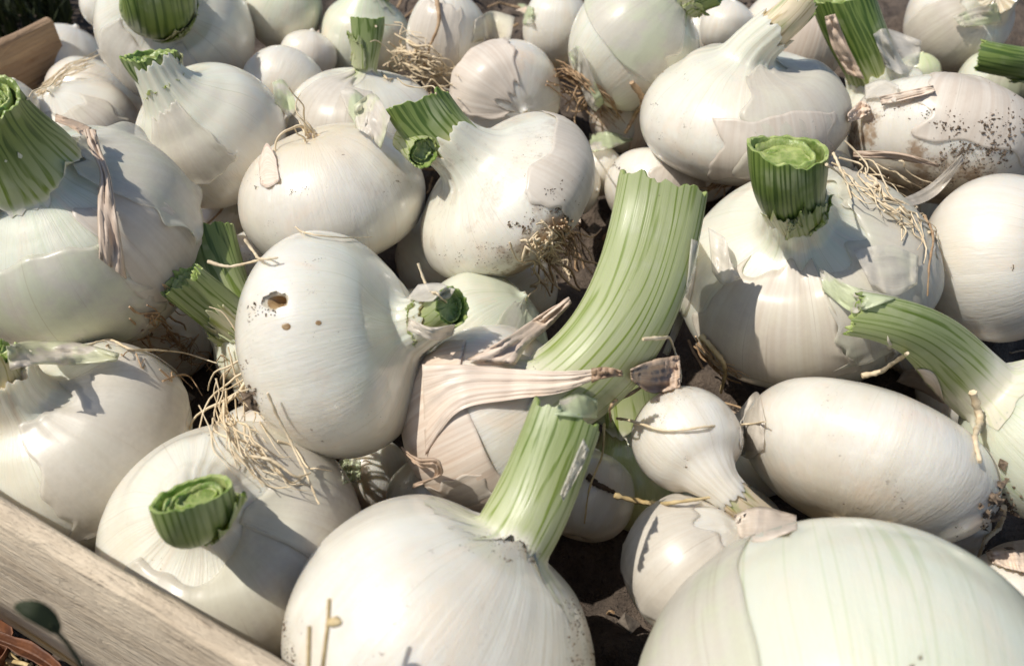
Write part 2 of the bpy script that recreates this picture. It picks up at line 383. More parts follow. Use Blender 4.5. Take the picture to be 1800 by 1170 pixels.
O('P3', (1120, 845), -.022, 92, .98, (-.12, .93, .25), 'yellow-green onion in the shade behind the smallest round one', green=1.6, soil=.1, tan=0.15,
  stem=((1090, 610), .5, 58, 60, .7, dict(merge=1, green=.6, veins=16, jag=.1)))
O('R', (505, 645), -.005, 100, .90, (-.72, .62, .25), 'shadowed onion behind the bored one with a split green stem', green=.7, soil=.1, tan=0.15,
  stem=((352, 408), .3, 50, 60, .42, dict(green=.95, veins=24, jag=.07, slant=.5, bare=1)))
O('W', (12, 185), .010, 52, .9, (.3, .8, .3), 'pale onion showing only its shoulder above the thick grey-green neck', green=.1, soil=.05, tan=0.20)
O('D2', (132, 238), .000, 118, .72, (-.3, .8, .4), 'striped white onion peeping out behind the large crumpled one', green=.12, soil=.2, tan=0.33)
O('V', (168, 178), .005, 84, .80, (.5, .7, .1), 'small onion with a yellow shaded flank, behind the striped one', green=.15, soil=.1, tan=0.35)
O('U', (118, 112), .000, 72, .90, (.3, .8, .2), 'shiny bluish onion in the shade of the back crate board', green=.0, soil=.1, tan=0.35)
O('AE', (186, 10), .015, 44, .9, (.3, .6, .5), 'little white onion next to the dark green leaf stub', green=.25, soil=.0, tan=0.20)
O('AD', (542, 98), .005, 50, .85, (.2, .9, .1), 'small onion with a bright glint, behind the plain small one', green=.0, soil=.05, tan=0.20)
O('AC', (500, 22), .015, 66, 1.0, (.3, .8, .4), 'pale green-necked onion at the far edge beside dark shade', wash=0.4, green=.9, soil=.0, tan=0.25, stem=((520, -70), .8, 30, 34, .8, dict(merge=1, green=.6, veins=16, jag=.1)))
O('AB', (640, 72), .010, 80, .95, (.1, .85, .3), 'hazy pale onion behind the yellow-green stub', wash=0.4, green=.9, soil=.0, tan=0.45, stem=((655, -60), .5, 34, 36, .8, dict(merge=1, green=.6, veins=18, jag=.1)))
O('AA', (782, 66), .020, 68, 1.18, (.18, .95, .2), 'egg-shaped onion standing on a tuft of brown roots', green=.1, soil=.05, tan=0.27)
O('AF', (978, 50), .015, 58, 1.15, (.1, .95, .2), 'narrow onion pressed against the pear-shaped one', green=.05, soil=.1, tan=0.27)
O('AH', (1276, 48), .010, 48, .95, (.2, .9, .2), 'small onion peering out beside the withered neck', green=.0, soil=.1, tan=0.35)
O('AJ', (1392, 72), .000, 92, .86, (.3, .85, .2), 'ivory onion shaded behind the withered straw neck', green=.1, soil=.05, tan=0.55)
O('AK', (1556, 196), .000, 56, .95, (-.3, .85, .42), 'onion almost buried under its own dark green upright stem', green=.4, soil=.2, tan=0.20,
  stem=((1480, -8), 1.6, 42, 52, .8, dict(bare=1, green=2.2, veins=30, jag=.06, deep=1, ed=(-.35, .9, .3))))
O('AN', (1612, 132), .000, 38, 1.0, (.1, .9, .3), 'tiny lime-green bulb next to the dark green stem', green=1.25, soil=.0, tan=0.15)
O('AL', (1682, 38), .010, 90, .90, (.55, .45, .6), 'ivory onion at the far edge with a yellowed torn neck', green=.25, soil=.05, tan=0.45,
  stem=((1752, -10), 1.2, 30, 28, .8, dict(green=.5, veins=12, jag=.25, dry=.4)))
O('AO', (1745, 150), .000, 62, 1.0, (.2, .9, .2), 'pale green-tinged onion under the sideways cut stem', wash=0.4, green=.75, soil=.1, tan=0.25)
O('AZ', (1890, 160), .010, 56, .9, (-.7, .5, .4), 'onion past the frame edge sending a cut green stem into view', green=.4, soil=.1, tan=0.25,
  stem=((1722, 98), .8, 27, 27, .8, dict(green=1.1, veins=18, jag=.15, deep=1, ed=(-.95, .25, .1))))
O('AQ', (1812, 305), .005, 64, .9, (.5, .7, .3), 'tan-tinged onion above the smooth upright one at the frame edge', green=.1, soil=.2, tan=0.55)
O('AP', (1560, 345), -.010, 78, .85, (.2, .9, .2), 'onion sunk among loose skins under the soil-plastered one', green=.35, soil=.3, tan=0.45)
O('AR', (1150, 335), -.005, 88, .80, (.2, .8, -.3), 'cream onion behind the cut end of the widest stem', green=.0, soil=.15, tan=0.50)
O('AR2', (1052, 300), -.010, 44, 1.0, (.3, .9, .2), 'small cream bulb between the dirt-scarred onion and its neighbour', green=.05, soil=.1, tan=0.45)
O('AS', (1094, 210), .000, 58, 1.0, (.0, .9, .3), 'onion in loose tan skins below the pear-shaped one', green=.1, soil=.1, tan=0.85)
O('AT', (398, 388), -.015, 64, .95, (.4, .8, .2), 'shadowed cream onion below the oblong scabbed one', green=.0, soil=.2, tan=0.55)
O('AU', (655, 835), -.030, 62, 1.1, (.1, .8, .3), 'darkened onion in the gap beneath the bored one', green=.25, soil=.2, tan=0.45)
O('AV', (1690, 690), -.020, 76, .9, (.3, .8, .3), 'shaded brownish onion under the long striped stem', green=.05, soil=.2, tan=0.55)
O('AW', (850, 590), .008, 118, .86, (.62, .60, .35), 'pale greenish onion behind the short torn neck, in its shadow', wash=0.5, green=.55, soil=.25, tan=0.20)
O('AX', (300, 600), -.022, 70, .9, (.3, .8, .2), 'onion deep in shadow between the large crumpled one and the split stem', green=.1, soil=.3, tan=0.55)
O('AY', (1600, 600), -.015, 60, .9, (.3, .8, .2), 'greenish onion shaded under the long striped stem beside loose skins', green=.6, soil=.1, tan=0.45)
# onions lower down, of which only slivers show between the others
FILL = [(723, 563, -0.0092, 60), (1007, 328, -0.0059, 52), (916, 503, -0.0167, 67), (1429, 246, -0.0138, 74), (1280, 938, -0.0136, 101), (1253, 46, -0.0194, 41), (115, 602, -0.0124, 97), (1240, 304, -0.019, 53), (1330, 796, -0.017, 81), (780, 449, -0.0091, 88), (1779, 1053, -0.0091, 87), (1076, 129, -0.0071, 65), (459, 484, -0.0091, 80), (464, 794, -0.0087, 89), (1231, 64, -0.0052, 55), (828, 141, -0.0144, 57), (1656, 909, -0.0184, 80), (1450, 310, -0.0146, 48)]

NICK = dict(B='the huge front onion', A='the big glossy onion', K='the long-stemmed onion', C='the bored onion', M='the smallest onion', N='the long oval onion', F='the hollow-stemmed onion', D='the crumpled onion', E='the squat pinched onion', O='the wedged onion', I='the upright-stemmed onion', P='the dry-skinned onion', L='the smooth upright onion', H='the dirt-scarred onion', G='the scabbed onion', S='the stub-shaded onion', AI='the wrinkled flat onion', AM='the soil-plastered onion', AG='the pear-shaped onion', Z='the folded greyish onion', AF='the narrow onion', AH='the peering onion', AA='the egg-shaped onion')
_pos = {o['id']: o['c'] for o in ON}; _seen = set()
for _i, (_x, _y, _z, _r) in enumerate(FILL):
    _n = sorted(NICK, key=lambda k: math.hypot(_pos[k][0] - _x, _pos[k][1] - _y))
    _q = next((_n[0], b) for b in _n[1:] if frozenset((_n[0], b)) not in _seen); _seen.add(frozenset(_q))
    O('low%d' % _i, (_x, _y), _z, _r, .9, (math.sin(_i * 2.3), .8 * math.cos(_i * 1.7), .4), 'onion buried low between %s and %s' % (NICK[_q[0]], NICK[_q[1]]), green=.15, soil=.4, tan=.35, group='onions buried low in the pile')
HZ = {'B': 0.0251, 'A': 0.0168, 'K': 0.015, 'C': 0.034, 'M': 0.022, 'N': 0.012, 'F': 0.0076, 'D': 0.03, 'E': 0.0053, 'O': 0.0068, 'I': 0.015, 'P': 0.0157, 'L': 0.015, 'H': 0.03, 'G': 0.025, 'S': 0.025, 'AI': 0.025, 'AM': 0.0216, 'T': 0.0201, 'AG': 0.0271, 'Z': 0.01, 'Y': 0.01, 'X': 0.01, 'Q': -0.0134, 'P2': -0.0097, 'P3': -0.0236, 'R': -0.005, 'W': 0.0139, 'D2': -0.0096, 'V': -0.0195, 'U': -0.017, 'AE': 0.015, 'AD': 0.0067, 'AC': 0.015, 'AB': 0.0032, 'AA': 0.02, 'AF': 0.015, 'AH': 0.01, 'AJ': 0.0, 'AK': 0.0, 'AN': 0.0, 'AL': 0.01, 'AO': 0.0, 'AZ': 0.01, 'AQ': 0.005, 'AP': -0.0173, 'AR': -0.005, 'AR2': -0.01, 'AS': -0.0099, 'AT': -0.015, 'AU': -0.03, 'AV': -0.02, 'AW': 0.0059, 'AX': -0.022, 'AY': -0.015}
for _o in ON: _o['hz'] = HZ.get(_o['id'], _o['hz'])
RIM = .045
fa, fb = at_z(0, 870, RIM)[:2], at_z(520, 1170, RIM)[:2]      # inner top edge of the near crate board
fd = nrm(fb - fa); fin = np.array([-fd[1], fd[0]])
# ------------------------------------------------------------------ builders
NU = 88
def make_path(c, ax, zs, tip, ed, ext):
    P0 = c + ax * zs; L = np.linalg.norm(tip - P0); e = nrm(ed)
    P1, P2 = P0 + ax * L * .38, tip - e * L * .38
    t = np.linspace(0, 1, 40)[:, None]
    bez = (1 - t) ** 3 * P0 + 3 * (1 - t) ** 2 * t * P1 + 3 * (1 - t) * t ** 2 * P2 + t ** 3 * tip
    st = c + ax * np.linspace(-1.6 * zs - .02, zs, 40)[:-1, None]
    ex = tip + e * np.linspace(0, ext, 6)[1:, None]
    pts = np.vstack([st, bez, ex])
    s = np.concatenate([[0], np.cumsum(np.linalg.norm(np.diff(pts, axis=0), axis=1))])
    s -= 1.6 * zs + .02                                   # s = 0 at the bulb's centre
    sl = s[len(st) + 39]
    return pts, s, sl
class Path:
    def __init__(s, pts, arc, B0):
        s.p, s.s = pts, arc
        T = np.gradient(pts, arc, axis=0); T /= np.linalg.norm(T, axis=1)[:, None]
        B = np.zeros_like(T); b = B0
        for i in range(len(T)):
            b = nrm(b - T[i] * (b @ T[i])); B[i] = b
        s.T, s.B = T, B; s.N = np.cross(B, T)
    def at(s, q):
        f = lambda A: np.stack([np.interp(q, s.s, A[:, k]) for k in range(3)], -1)
        return f(s.p), f(s.N), f(s.B), f(s.T)

def tube_leaf(parent, path, s0, s1, r0, r1, flat, o, seed, name='stem', prof=None):
    """a cut leaf sheath: outer wall, ragged rim, inner wall and floor, and the rings of younger leaves inside it"""
    green, veins, jag, deep, dry, pale = (o.get(k, d) for k, d in (('green', .6), ('veins', 22), ('jag', .1), ('deep', 0), ('dry', 0), ('pale', 0)))
    nu, nv = 72, 30; u = np.arange(nu) * 2 * math.pi / nu
    wl, wr, wc = Wob(seed, 1, 4, .8), Wob(seed + 1, 5, 26, .35), Wob(seed + 2, 2, 5, 1.)
    slant = o.get('slant', .25) * math.cos(seed) 
    rimoff = r1 * (jag * (1.1 * wl(u) + .75 * wr(u)) + slant * np.cos(u - seed))
    lowf = lambda a: r0 * (.40 * wl(a + 1) + .10 * wr(a + 2)) if prof is not None else 0 * a
    rimf = lambda a: r1 * (jag * (1.1 * wl(a) + .75 * wr(a)) + slant * np.cos(a - seed))
    low = lowf(u)
    def ring(v, scale=1., sh=0.):
        s = s0 + (s1 - s0) * v + sh + rimoff * v ** 3 + low * (1 - v) ** 6
        p, N, B, T = path.at(s)
        e = v * v * (3 - 2 * v)
        r = (r0 + (r1 - r0) * e) * scale * (1 + .03 * wc(u + v * 1.3) + .004 * np.cos(veins * u + seed))
        fl = 1 + (flat - 1) * e
        if prof is not None and v < .5: r = np.maximum(r, np.interp(s, prof[0], prof[1]) * (1 + .022 * prof[2](u)) * 1.016 + .00015)
        return p + r[:, None] * (np.cos(u)[:, None] * N + fl * np.sin(u)[:, None] * B)
    A = lambda v: np.stack([np.cos(u), np.sin(u), np.full(nu, v)], -1)
    m = MB(); vs = np.linspace(0, 1, nv)
    m.grid(np.stack([ring(v) for v in vs]), 0, np.stack([A(v) for v in vs]))
    rim = [ring(1.), ring(1., .96, .008 * r1), ring(1., .90, -.02 * r1)]
    m.grid(np.stack(rim), 1, np.stack([A(1.)] * 3))
    dp = (1.0 if deep else .55) * r1; inn = [ring(1., .90, -.02 * r1), ring(1., .84, -.35 * dp), ring(1., .74, -dp)]
    m.grid(np.stack(inn), 1, np.stack([A(.9)] * 3))
    m.fan(inn[-1], path.at(np.array([s1 - dp * .95]))[0][0], 1)
    st = m.build(name, [M_STEM, M_CUT], parent)
    props(st, green=green, veins=veins, dry=dry, merge=o.get('merge', 0))
    nl = 5 if r1 > .005 else 2
    for k in range(nl):
        sc = (.80, .66, .50, .34, .18)[k]; q = MB(); wk = Wob(seed + 10 + k, 1, 9, .6)
        top = -r1 * (.12 + .12 * k * (1 if deep else .5) + .05 * wk(u) * (1 + jag) + .10 * math.sin(seed * 3 + k))
        base = -r1 * (1.05 if deep else .6)
        off = .12 * r1 * np.array([math.cos(seed + k), math.sin(seed + 2 * k)])
        def rg(scale, sh):
            p, N, B, T = path.at(s1 + sh + rimoff * .5)
            r = r1 * scale * (1 + .05 * wc(u + k))
            return p + r[:, None] * np.cos(u)[:, None] * N + (flat * r * np.sin(u))[:, None] * B + off[0] * N + off[1] * flat * B
        R_ = [rg(sc, base), rg(sc, .5 * (base + top)), rg(sc, top), rg(sc * .92, top + .01 * r1), rg(sc * .86, top - .22 * r1)]
        q.grid(np.stack(R_), 0, np.stack([A(x) for x in (0, .3, .6, .8, .9)]))
        q.fan(R_[-1], R_[-1].mean(0), 0)
        props(q.build('inner_leaf', M_CUT, st, origin=np.array(parent['_o'])), green=green)
    if r1 > .0035 and not dry and not o.get('bare'):                             # torn outer leaf ends lying over the stem
        for k in range(3):
            q = np.random.default_rng(seed * 3 + k); uc = math.pi * .5 + q.uniform(-1.5, 1.5); du = q.uniform(.5, 1.15); ve = q.uniform(.30, .88); nn = 22
            tt, qq = np.linspace(0, 1, 26), np.linspace(-1, 1, nn); wj = Wob(seed + 40 + k, 1, 12, .5); g = np.zeros((26, nn, 3)); AA = np.zeros((26, nn, 3))
            end = ve + .06 * wj(qq * 3) - .10 * abs(qq) ** 2
            for i, a_ in enumerate(tt):
                b_ = .16 if prof is not None else .02; vv = b_ + (end - b_) * a_; ua = uc + du * qq * (1 - .25 * a_ ** 2 + .04 * wj(a_ * 5)) + .25 * a_ * math.sin(seed + k)
                s_ = s0 + (s1 - s0) * vv + rimf(ua) * vv ** 3 + lowf(ua) * (1 - vv) ** 6; p, N, B, T = path.at(s_); e = vv * vv * (3 - 2 * vv)
                r = (r0 + (r1 - r0) * e) * (1 + .03 * wc(ua + vv * 1.3))
                fl = 1 + (flat - 1) * e
                if prof is not None: r = np.where(vv < .5, np.maximum(r, np.interp(s_, prof[0], prof[1]) * (1 + .022 * prof[2](ua)) * 1.016 + .00015), r)
                r = r + .0003 + .0004 * (k + 1) / 3 + (.0005 + .0006 * (k == 1)) * a_ ** 8 * np.maximum(.3, 1 + .5 * wj(qq * 2)) + .0002 * abs(qq) ** 6
                g[i] = p + r[:, None] * (np.cos(ua)[:, None] * N + (fl * np.sin(ua))[:, None] * B)
                AA[i] = np.stack([np.cos(ua), np.sin(ua), vv * .9], -1)
            gm = MB(); gm.grid(g, 0, AA, closed=False)
            lo_ = solid(gm.build('outer_leaf', M_STEM, st, origin=np.array(parent['_o'])), .00015, 1.)
            props(lo_, green=green * (.75 if k else .5), veins=veins, dry=.0 if k else .35, merge=o.get('merge', 0))
    return st, m

ALL = {}
def build_onion(d, idx):
    dep = depth_z(*d['c'], d['hz']); c = at_depth(*d['c'], dep); R = d['R'] * dep / F; k = d['k']
    px = dep / F
    r_, u_, t_ = basis(*d['c']); ax = nrm(d['ax'][0] * r_ + d['ax'][1] * u_ + d['ax'][2] * t_)
    stem = d.get('stem'); seed = 100 + idx * 17
    if stem:
        tp, tw, q0, q1, flat, so = stem
        tip = at_depth(*tp, dep - tw * R * .95)
        P0 = c + ax * .78 * k * R; dirn = nrm(tip - P0)
        ed = so.get('ed'); ed = nrm(ed[0] * r_ + ed[1] * u_ + ed[2] * t_) if ed else nrm(1.6 * dirn - .6 * ax)
        nr = q0 / d['R'] * (.80 * min(1, flat + .08) if so.get('merge') else 1.04); nl = d.get('nl', .10)
    else:
        tip = c + ax * (1.5 * k * R); ed = ax; nr = d.get('nr', .10); nl = d.get('nl', .06)
    pts, s, sl = make_path(c, ax, .78 * k * R, tip, ed, R * .8)
    path = Path(pts, s, t_ if abs(t_ @ ax) < .97 else nrm(t_ + .3 * u_))
    sh = max(nr, .10)
    prof = [(.012, -.90 * k), (.10, -.945 * k), (.34, -.955 * k), (.68, -.765 * k), (.92, -.39 * k), (1, 0), (.955, .34 * k), (.825, .63 * k)]
    if stem: prof += [(max(.575, sh * 1.6), .86 * k), (sh * 1.42, 1.01 * k), (sh * 1.12, 1.22 * k), (sh, 1.24 * k + nl + .12)]
    else: prof += [(.55, .85 * k), (.30, .965 * k), (sh, 1.02 * k), (sh * .5, 1.02 * k + nl)]
    pr = catmull(np.array(prof), 92) * R
    u = np.arange(NU) * 2 * math.pi / NU; nv = len(pr)
    zr = pr[:, 1] / (k * R); v = np.where(zr < 0, .5 - np.arcsin(np.clip(-zr / .96, 0, 1)) / math.pi, np.where(zr < 1, .5 + .36 * np.clip(zr, 0, 1), np.minimum(1, .86 + .14 * (zr - 1) / max(.3, zr.max() - 1))))
    w1, w2, w3, w4 = Wob(seed, 1, 3, .5), Wob(seed + 1, 6, 26, .5), Wob(seed + 2, 4, 24, .3), Wob(seed + 3, 2, 6, .6)
    neck = sm(zr, .75, 1.1)
    win = sm(zr, -.95, -.2)
    rr = pr[:, 0][:, None] * (1 + (.022 * w1(u))[None] * win[:, None] + w4(u[None] + 0 * zr[:, None]) * .008 + w2(u)[None] * (.0022 + .030 * neck * (1 if stem and not stem[5].get('merge') else 0))[:, None])
    ss = np.repeat(pr[:, 1][:, None], NU, 1)
    if stem: ss += (w3(u) * .9 + .8 * w1(u * 1.0))[None] * (sm(np.arange(nv), nv - 10, nv - 1) * nr * R * .20)[:, None]
    else: ss += .012 * R * w1(u + 1)[None] * sm(zr, -.2, .9)[:, None]
    lump = .010 * R * (np.sin(3 * zr[:, None] + seed + w1(u)[None] * 1.5)) * sm(1 - abs(zr), .05, .5)[:, None]
    p, N, B, T = path.at(ss)
    P = p + (rr + lump)[..., None] * (np.cos(u)[None, :, None] * N + np.sin(u)[None, :, None] * B)
    dist = (P[..., :2] - fa) @ fin - .0006                  # an onion lying against the board is pressed flat there
    P[..., :2] += np.where(dist < 0, -dist * .96, 0)[..., None] * fin
    A = np.stack([np.repeat(np.cos(u)[None], nv, 0), np.repeat(np.sin(u)[None], nv, 0), np.repeat(v[:, None], NU, 1)], -1)
    base = c - np.array([0, 0, R * .8])
    root = thing('onion', d['label'], 'onion', base, d.get('group', 'white onions heaped in the crate'))
    m = MB(); m.grid(P, 0, A); m.fan(P[0], P[0].mean(0), 0, flip=True)
    if not stem: m.fan(P[-1], P[-1].mean(0), 0)
    else: m.fan(P[-1], P[-6].mean(0), 0)
    b = m.build('bulb', M_BULB, root)
    props(b, green=d.get('green', 0), tan=d.get('tan', 0), soil=d.get('soil', 0), wash=d.get('wash', 0))
    V = [np.vstack(m.v)]; Fc = list(m.f)
    if stem:
        px1 = np.linalg.norm(tip - CAM) / np.linalg.norm(ray(*tp)) / F
        so2 = dict(so)
        stm, sm_ = tube_leaf(root, path, (.94 if so.get('merge') else 1.02) * k * R, sl, q0 * px * (1.04 if so.get('merge') else 1.), q1 * px1, flat, so2, seed, prof=((pr[:, 1], pr[:, 0], w1) if so.get('merge') else None))
        n0 = len(V[0]); V.append(np.vstack(sm_.v)); Fc += [tuple(i + n0 for i in f) for f in sm_.f]
    else: stm = None
    V = np.vstack(V)
    bvh = BVHTree.FromPolygons(V.tolist(), Fc)
    bb = BVHTree.FromPolygons(np.vstack(m.v).tolist(), m.f)
    ALL[d['id']] = dict(d=d, root=root, bulb=b, stem=stm, P=P, zr=zr, c=c, R=R, k=k, ax=ax, path=path, bvh=bvh, bb=bb, px=px, dep=dep, v=v, sl=sl)
for i_, d_ in enumerate(ON): build_onion(d_, i_)

def hit(px, py, only=None):
    """nearest onion surface seen through a photo pixel -> (point, normal, id)"""
    r = ray(px, py); dn = nrm(r); best = None
    for k, o in ALL.items():
        if only and k != only: continue
        h = o['bvh'].ray_cast(Vector(CAM), Vector(dn))
        if h[0] is not None and (best is None or h[3] < best[3]): best = (np.array(h[0]), np.array(h[1]), k, h[3])
    if best is None: 
        return (at_z(px, py, -.045), np.array([0, 0, 1.]), None, 0)
    return best
def over(px, py, off=.0012, only=None):
    h = hit(px, py, only); return h[0] - nrm(ray(px, py)) * off

def skin(oid, du, u0, v0, v1, lift=.0012, tan=.0, green=0., seed=0, jag=.25, brown=0., name='outer_skin', thick=.00006, curl=0.):
    """a loose outer skin over part of a bulb; u0, du in degrees (90 = facing the camera), v0..v1 in heights (-1 root, 1 shoulder)"""
    o = ALL[oid]; P, zr = o['P'], o['zr']; n, m_ = 34, 34
    lift *= .22; jag *= .25
    w = [Wob(seed + i, 1, 7, .9) for i in range(4)]
    t, q = np.meshgrid(np.linspace(0, 1, n), np.linspace(0, 1, m_), indexing='ij')
    e0, e1 = jag * w[0](t[:, 0] * 4), jag * w[1](t[:, 0] * 4)
    uu = np.radians(u0 + du * ((q - .5) * (1 + (e0[:, None] * (q < .5) + e1[:, None] * (q >= .5)) * abs(q - .5) * 2)))
    f0, f1 = jag * .5 * w[2](q[0] * 4), jag * .5 * w[3](q[0] * 4)
    zz = v0 + (v1 - v0) * (t + f0[None] * (1 - t) ** 2 + f1[None] * t ** 2)
    fi = np.interp(zz, zr, np.arange(len(zr))); i0 = np.clip(fi.astype(int), 0, len(zr) - 2); fi = (fi - i0)[..., None]
    fj = (uu / (2 * math.pi) * NU) % NU; j0 = fj.astype(int) % NU; j1 = (j0 + 1) % NU; fj = (fj - np.floor(fj))[..., None]
    X = (P[i0, j0] * (1 - fj) + P[i0, j1] * fj) * (1 - fi) + (P[i0 + 1, j0] * (1 - fj) + P[i0 + 1, j1] * fj) * fi
    Nn = np.cross(np.gradient(X, axis=1), np.gradient(X, axis=0)); Nn /= (np.linalg.norm(Nn, axis=2)[..., None] + 1e-12)
    if (Nn * (X - o['c'])).sum() < 0: Nn = -Nn
    edge = np.maximum(abs(q - .5) * 2, abs(t - .5) * 2)
    off = .00022 + lift * edge ** 6 * (1 + .8 * Wob(seed + 7, 1, 6, .5)(q * 5 + t * 3)) + .00006 * Wob(seed + 9, 3, 14, .4)(q * 6 + .6 * t) + curl * t ** 6
    X = X + Nn * np.maximum(off, .00015)[..., None]
    A = np.stack([np.cos(uu), np.sin(uu), .5 + .4 * zz], -1)
    g = MB(); g.grid(X, 0, A, closed=False)
    ob = g.build(name, M_PAPER, o['root']); solid(ob, thick)
    return props(ob, tan=tan, green=green, brown=brown)

def sheet(top, bot, n=40, m_=14, off=.0015, crink=.0008, seed=0, edge=.3, only=None, curl=0.):
    """a thin leaf between two edge lines laid over the pile; returns an MB"""
    dep_ = [[float((over(x, y, off + (e[0] if e else 0), only) - CAM) @ FWD) for x, y, *e in L] for L in (top, bot)]
    ref = np.median(dep_[0] + dep_[1])                   # a leaf never stretches down into a gap
    a, b = [np.array([at_depth(L[i][0], L[i][1], min(max(D_[i], ref - .022), ref + .007)) for i in range(len(L))]) for L, D_ in ((top, dep_[0]), (bot, dep_[1]))]
    a, b = catmull(a, n), catmull(b, n)
    q = np.linspace(0, 1, m_)[None, :, None]; X = a[:, None] * (1 - q) + b[:, None] * q
    for i in range(n):                                   # never sink into an onion
        for j in range(m_):
            dv = X[i, j] - CAM; L = np.linalg.norm(dv); pxy = dv / (dv @ FWD)
            hx, hy = 900 + F * (pxy @ RIGHT), 585 - F * (pxy @ UP)
            h = hit(hx, hy, only)
            if h[2] and h[3] - off * .6 < L: X[i, j] = CAM + dv / L * (h[3] - off * .6)
    t = np.linspace(0, 1, n)
    cr = crink * (Wob(seed, 2, 12, .3)(np.linspace(0, 5.8, m_)[None] + .8 * np.sin(3 * t)[:, None]) + .5 * Wob(seed + 3, 2, 10, .4)(t * 6)[:, None])
    cr = cr + curl * (abs(np.linspace(-1, 1, m_)) ** 3)[None]
    dirs = X - CAM; dirs /= np.linalg.norm(dirs, axis=2)[..., None]
    X = X - dirs * np.maximum(cr, -off * .5)[..., None]
    g = MB(); A = np.stack([np.repeat(np.linspace(-1, 1, m_)[None], n, 0), np.repeat(np.cos(np.linspace(0, 3, m_))[None], n, 0), np.repeat(t[:, None], m_, 1)], -1)
    g.grid(X, 0, A, closed=False); return g
def strand(m, pts, r, off=.0012, n=None, taper=.5, wob=.0004, only=None, A0=0.):
    P = np.array([over(p[0], p[1], off + (p[2] if len(p) > 2 else 0), only) for p in pts])
    dd = (P - CAM) @ FWD; lim = dd.min() + .026; P = CAM + (P - CAM) * (np.minimum(dd, lim) / dd)[:, None]
    n = n or 8 * len(P); Q = catmull(P, n)
    Q += rng.normal(size=(n, 3)).cumsum(0) * wob * .12
    m.tube(Q, r * (1 - (1 - taper) * np.linspace(0, 1, n)) * (1 + .15 * rng.normal(size=n)), 6, 0, A0)
def crumbs(m, px, py, sx, sy, n, s0, s1, only=None, seed=0):
    r = np.random.default_rng(seed + int(px) * 7 + int(py))
    O8 = np.array([(1, 0, 0), (-1, 0, 0), (0, 1, 0), (0, -1, 0), (0, 0, 1), (0, 0, -1.)])
    F8 = [(0, 2, 4), (2, 1, 4), (1, 3, 4), (3, 0, 4), (2, 0, 5), (1, 2, 5), (3, 1, 5), (0, 3, 5)]
    for i in range(n):
        x, y = px + r.normal() * sx * .5, py + r.normal() * sy * .5
        h = hit(x, y)
        if h[2] is None or (only and h[2] != only): continue
        s = (s0 + (s1 - s0) * r.random() ** 3); sc = s * np.array([r.uniform(.5, 1.8), r.uniform(.5, 1.1), r.uniform(.4, .8)])
        Rm = np.array(Matrix.Rotation(r.uniform(0, 6.3), 3, Vector(r.normal(size=3))))
        V = (O8 * sc * (1 + .25 * r.normal(size=(6, 1)))) @ Rm.T
        nrm_ = h[1] if h[1] @ ray(x, y) < 0 else -h[1]
        m.add(V + h[0] + nrm_ * s * .25, F8)
# ------------------------------------------------------------------ crate, ground, soil in the crate
GZ = -.056
def board(name, a, b, z1, h, t, parent, seed):
    """an upright sawn board from a to b (inner top edge), top at z1"""
    a, b = np.array(a), np.array(b); L = np.linalg.norm(b - a); d = (b - a) / L; nrml = np.array([d[1], -d[0]])  # outward
    bm = MB(); nx = max(20, int(L / .006)); w1, w2 = Wob(seed, 1, 9, .8), Wob(seed + 1, 6, 60, .4)
    x = np.linspace(0, L, nx); q = x / L * 6
    bev = .0009
    sec = [(0, -h), (0, -bev - .0004), (bev, 0), (t * .5, .0002), (t - bev, 0), (t, -bev - .0004), (t, -h * .35), (t, -h * .7), (t, -h)]
    P = np.zeros((nx, len(sec), 3))
    for j, (y, z) in enumerate(sec):
        top = z > -.01
        dz = (w1(q) * .0008 + w2(q) * .00022) if top else 0 * q
        dy = w1(q + j) * .0003 + (w2(q + 3 * j) * .00018 if 0 < j < 6 else 0)
        P[:, j] = np.stack([x, y + dy, z + dz], -1)
    bm.grid(P, 0, None, closed=True)
    bm.add(P[0], [tuple(range(len(sec)))]); bm.add(P[-1], [tuple(range(len(sec)))[::-1]])
    o = bm.build(name, M_WOOD, None); o.parent = parent
    Mx = Matrix(((d[0], nrml[0], 0, a[0]), (d[1], nrml[1], 0, a[1]), (0, 0, 1, z1), (0, 0, 0, 1)))
    po = np.array(parent['_o']); Mx.translation -= Vector(po)
    # right-handed? keep faces consistent
    o.matrix_local = Mx
    return o
ln = fin                                                                # left side runs at right angles
RIM2 = .012                                                             # the end boards are lower than the side boards
la = at_z(0, 79, RIM2)[:2]
tq = np.linalg.solve(np.stack([fd, -ln], 1), la - fa); corner = fa + fd * tq[0]
lend = at_z(88, 31, RIM2)[:2]; LL = (lend - corner) @ ln
crate = thing('crate', 'shallow crate of raw pale wooden boards holding the onions', 'crate', (*corner, GZ))
board('side_board', corner, corner + fd * .62, RIM, .090, .0043, crate, 3)
props(board('end_board', corner + ln * LL, corner + ln * .006, RIM2, .062, .0055, crate, 9), age=.8)  # board is browner wood; its colour also carries the shade on its inner face
# corner post and darker far boards in line with the end board
def post(name, c0, h0, h1, s, parent, seed):
    c0 = np.asarray(c0); bm = MB(); pts = [c0, c0 + fd * s, c0 + fd * s * .98 + ln * s * .3, c0 + ln * s]
    rings = [[(*p, z) for p in pts] for z in (h0, .5 * (h0 + h1), h1)]
    bm.grid(np.array(rings), 0, None); bm.add(rings[-1], [(0, 1, 2, 3)])
    return bm.build(name, M_WOOD, parent, smooth=False)
post('corner_post', corner + fd * .0006 + ln * .0012, GZ, RIM2 - .004, .014, crate, 1)
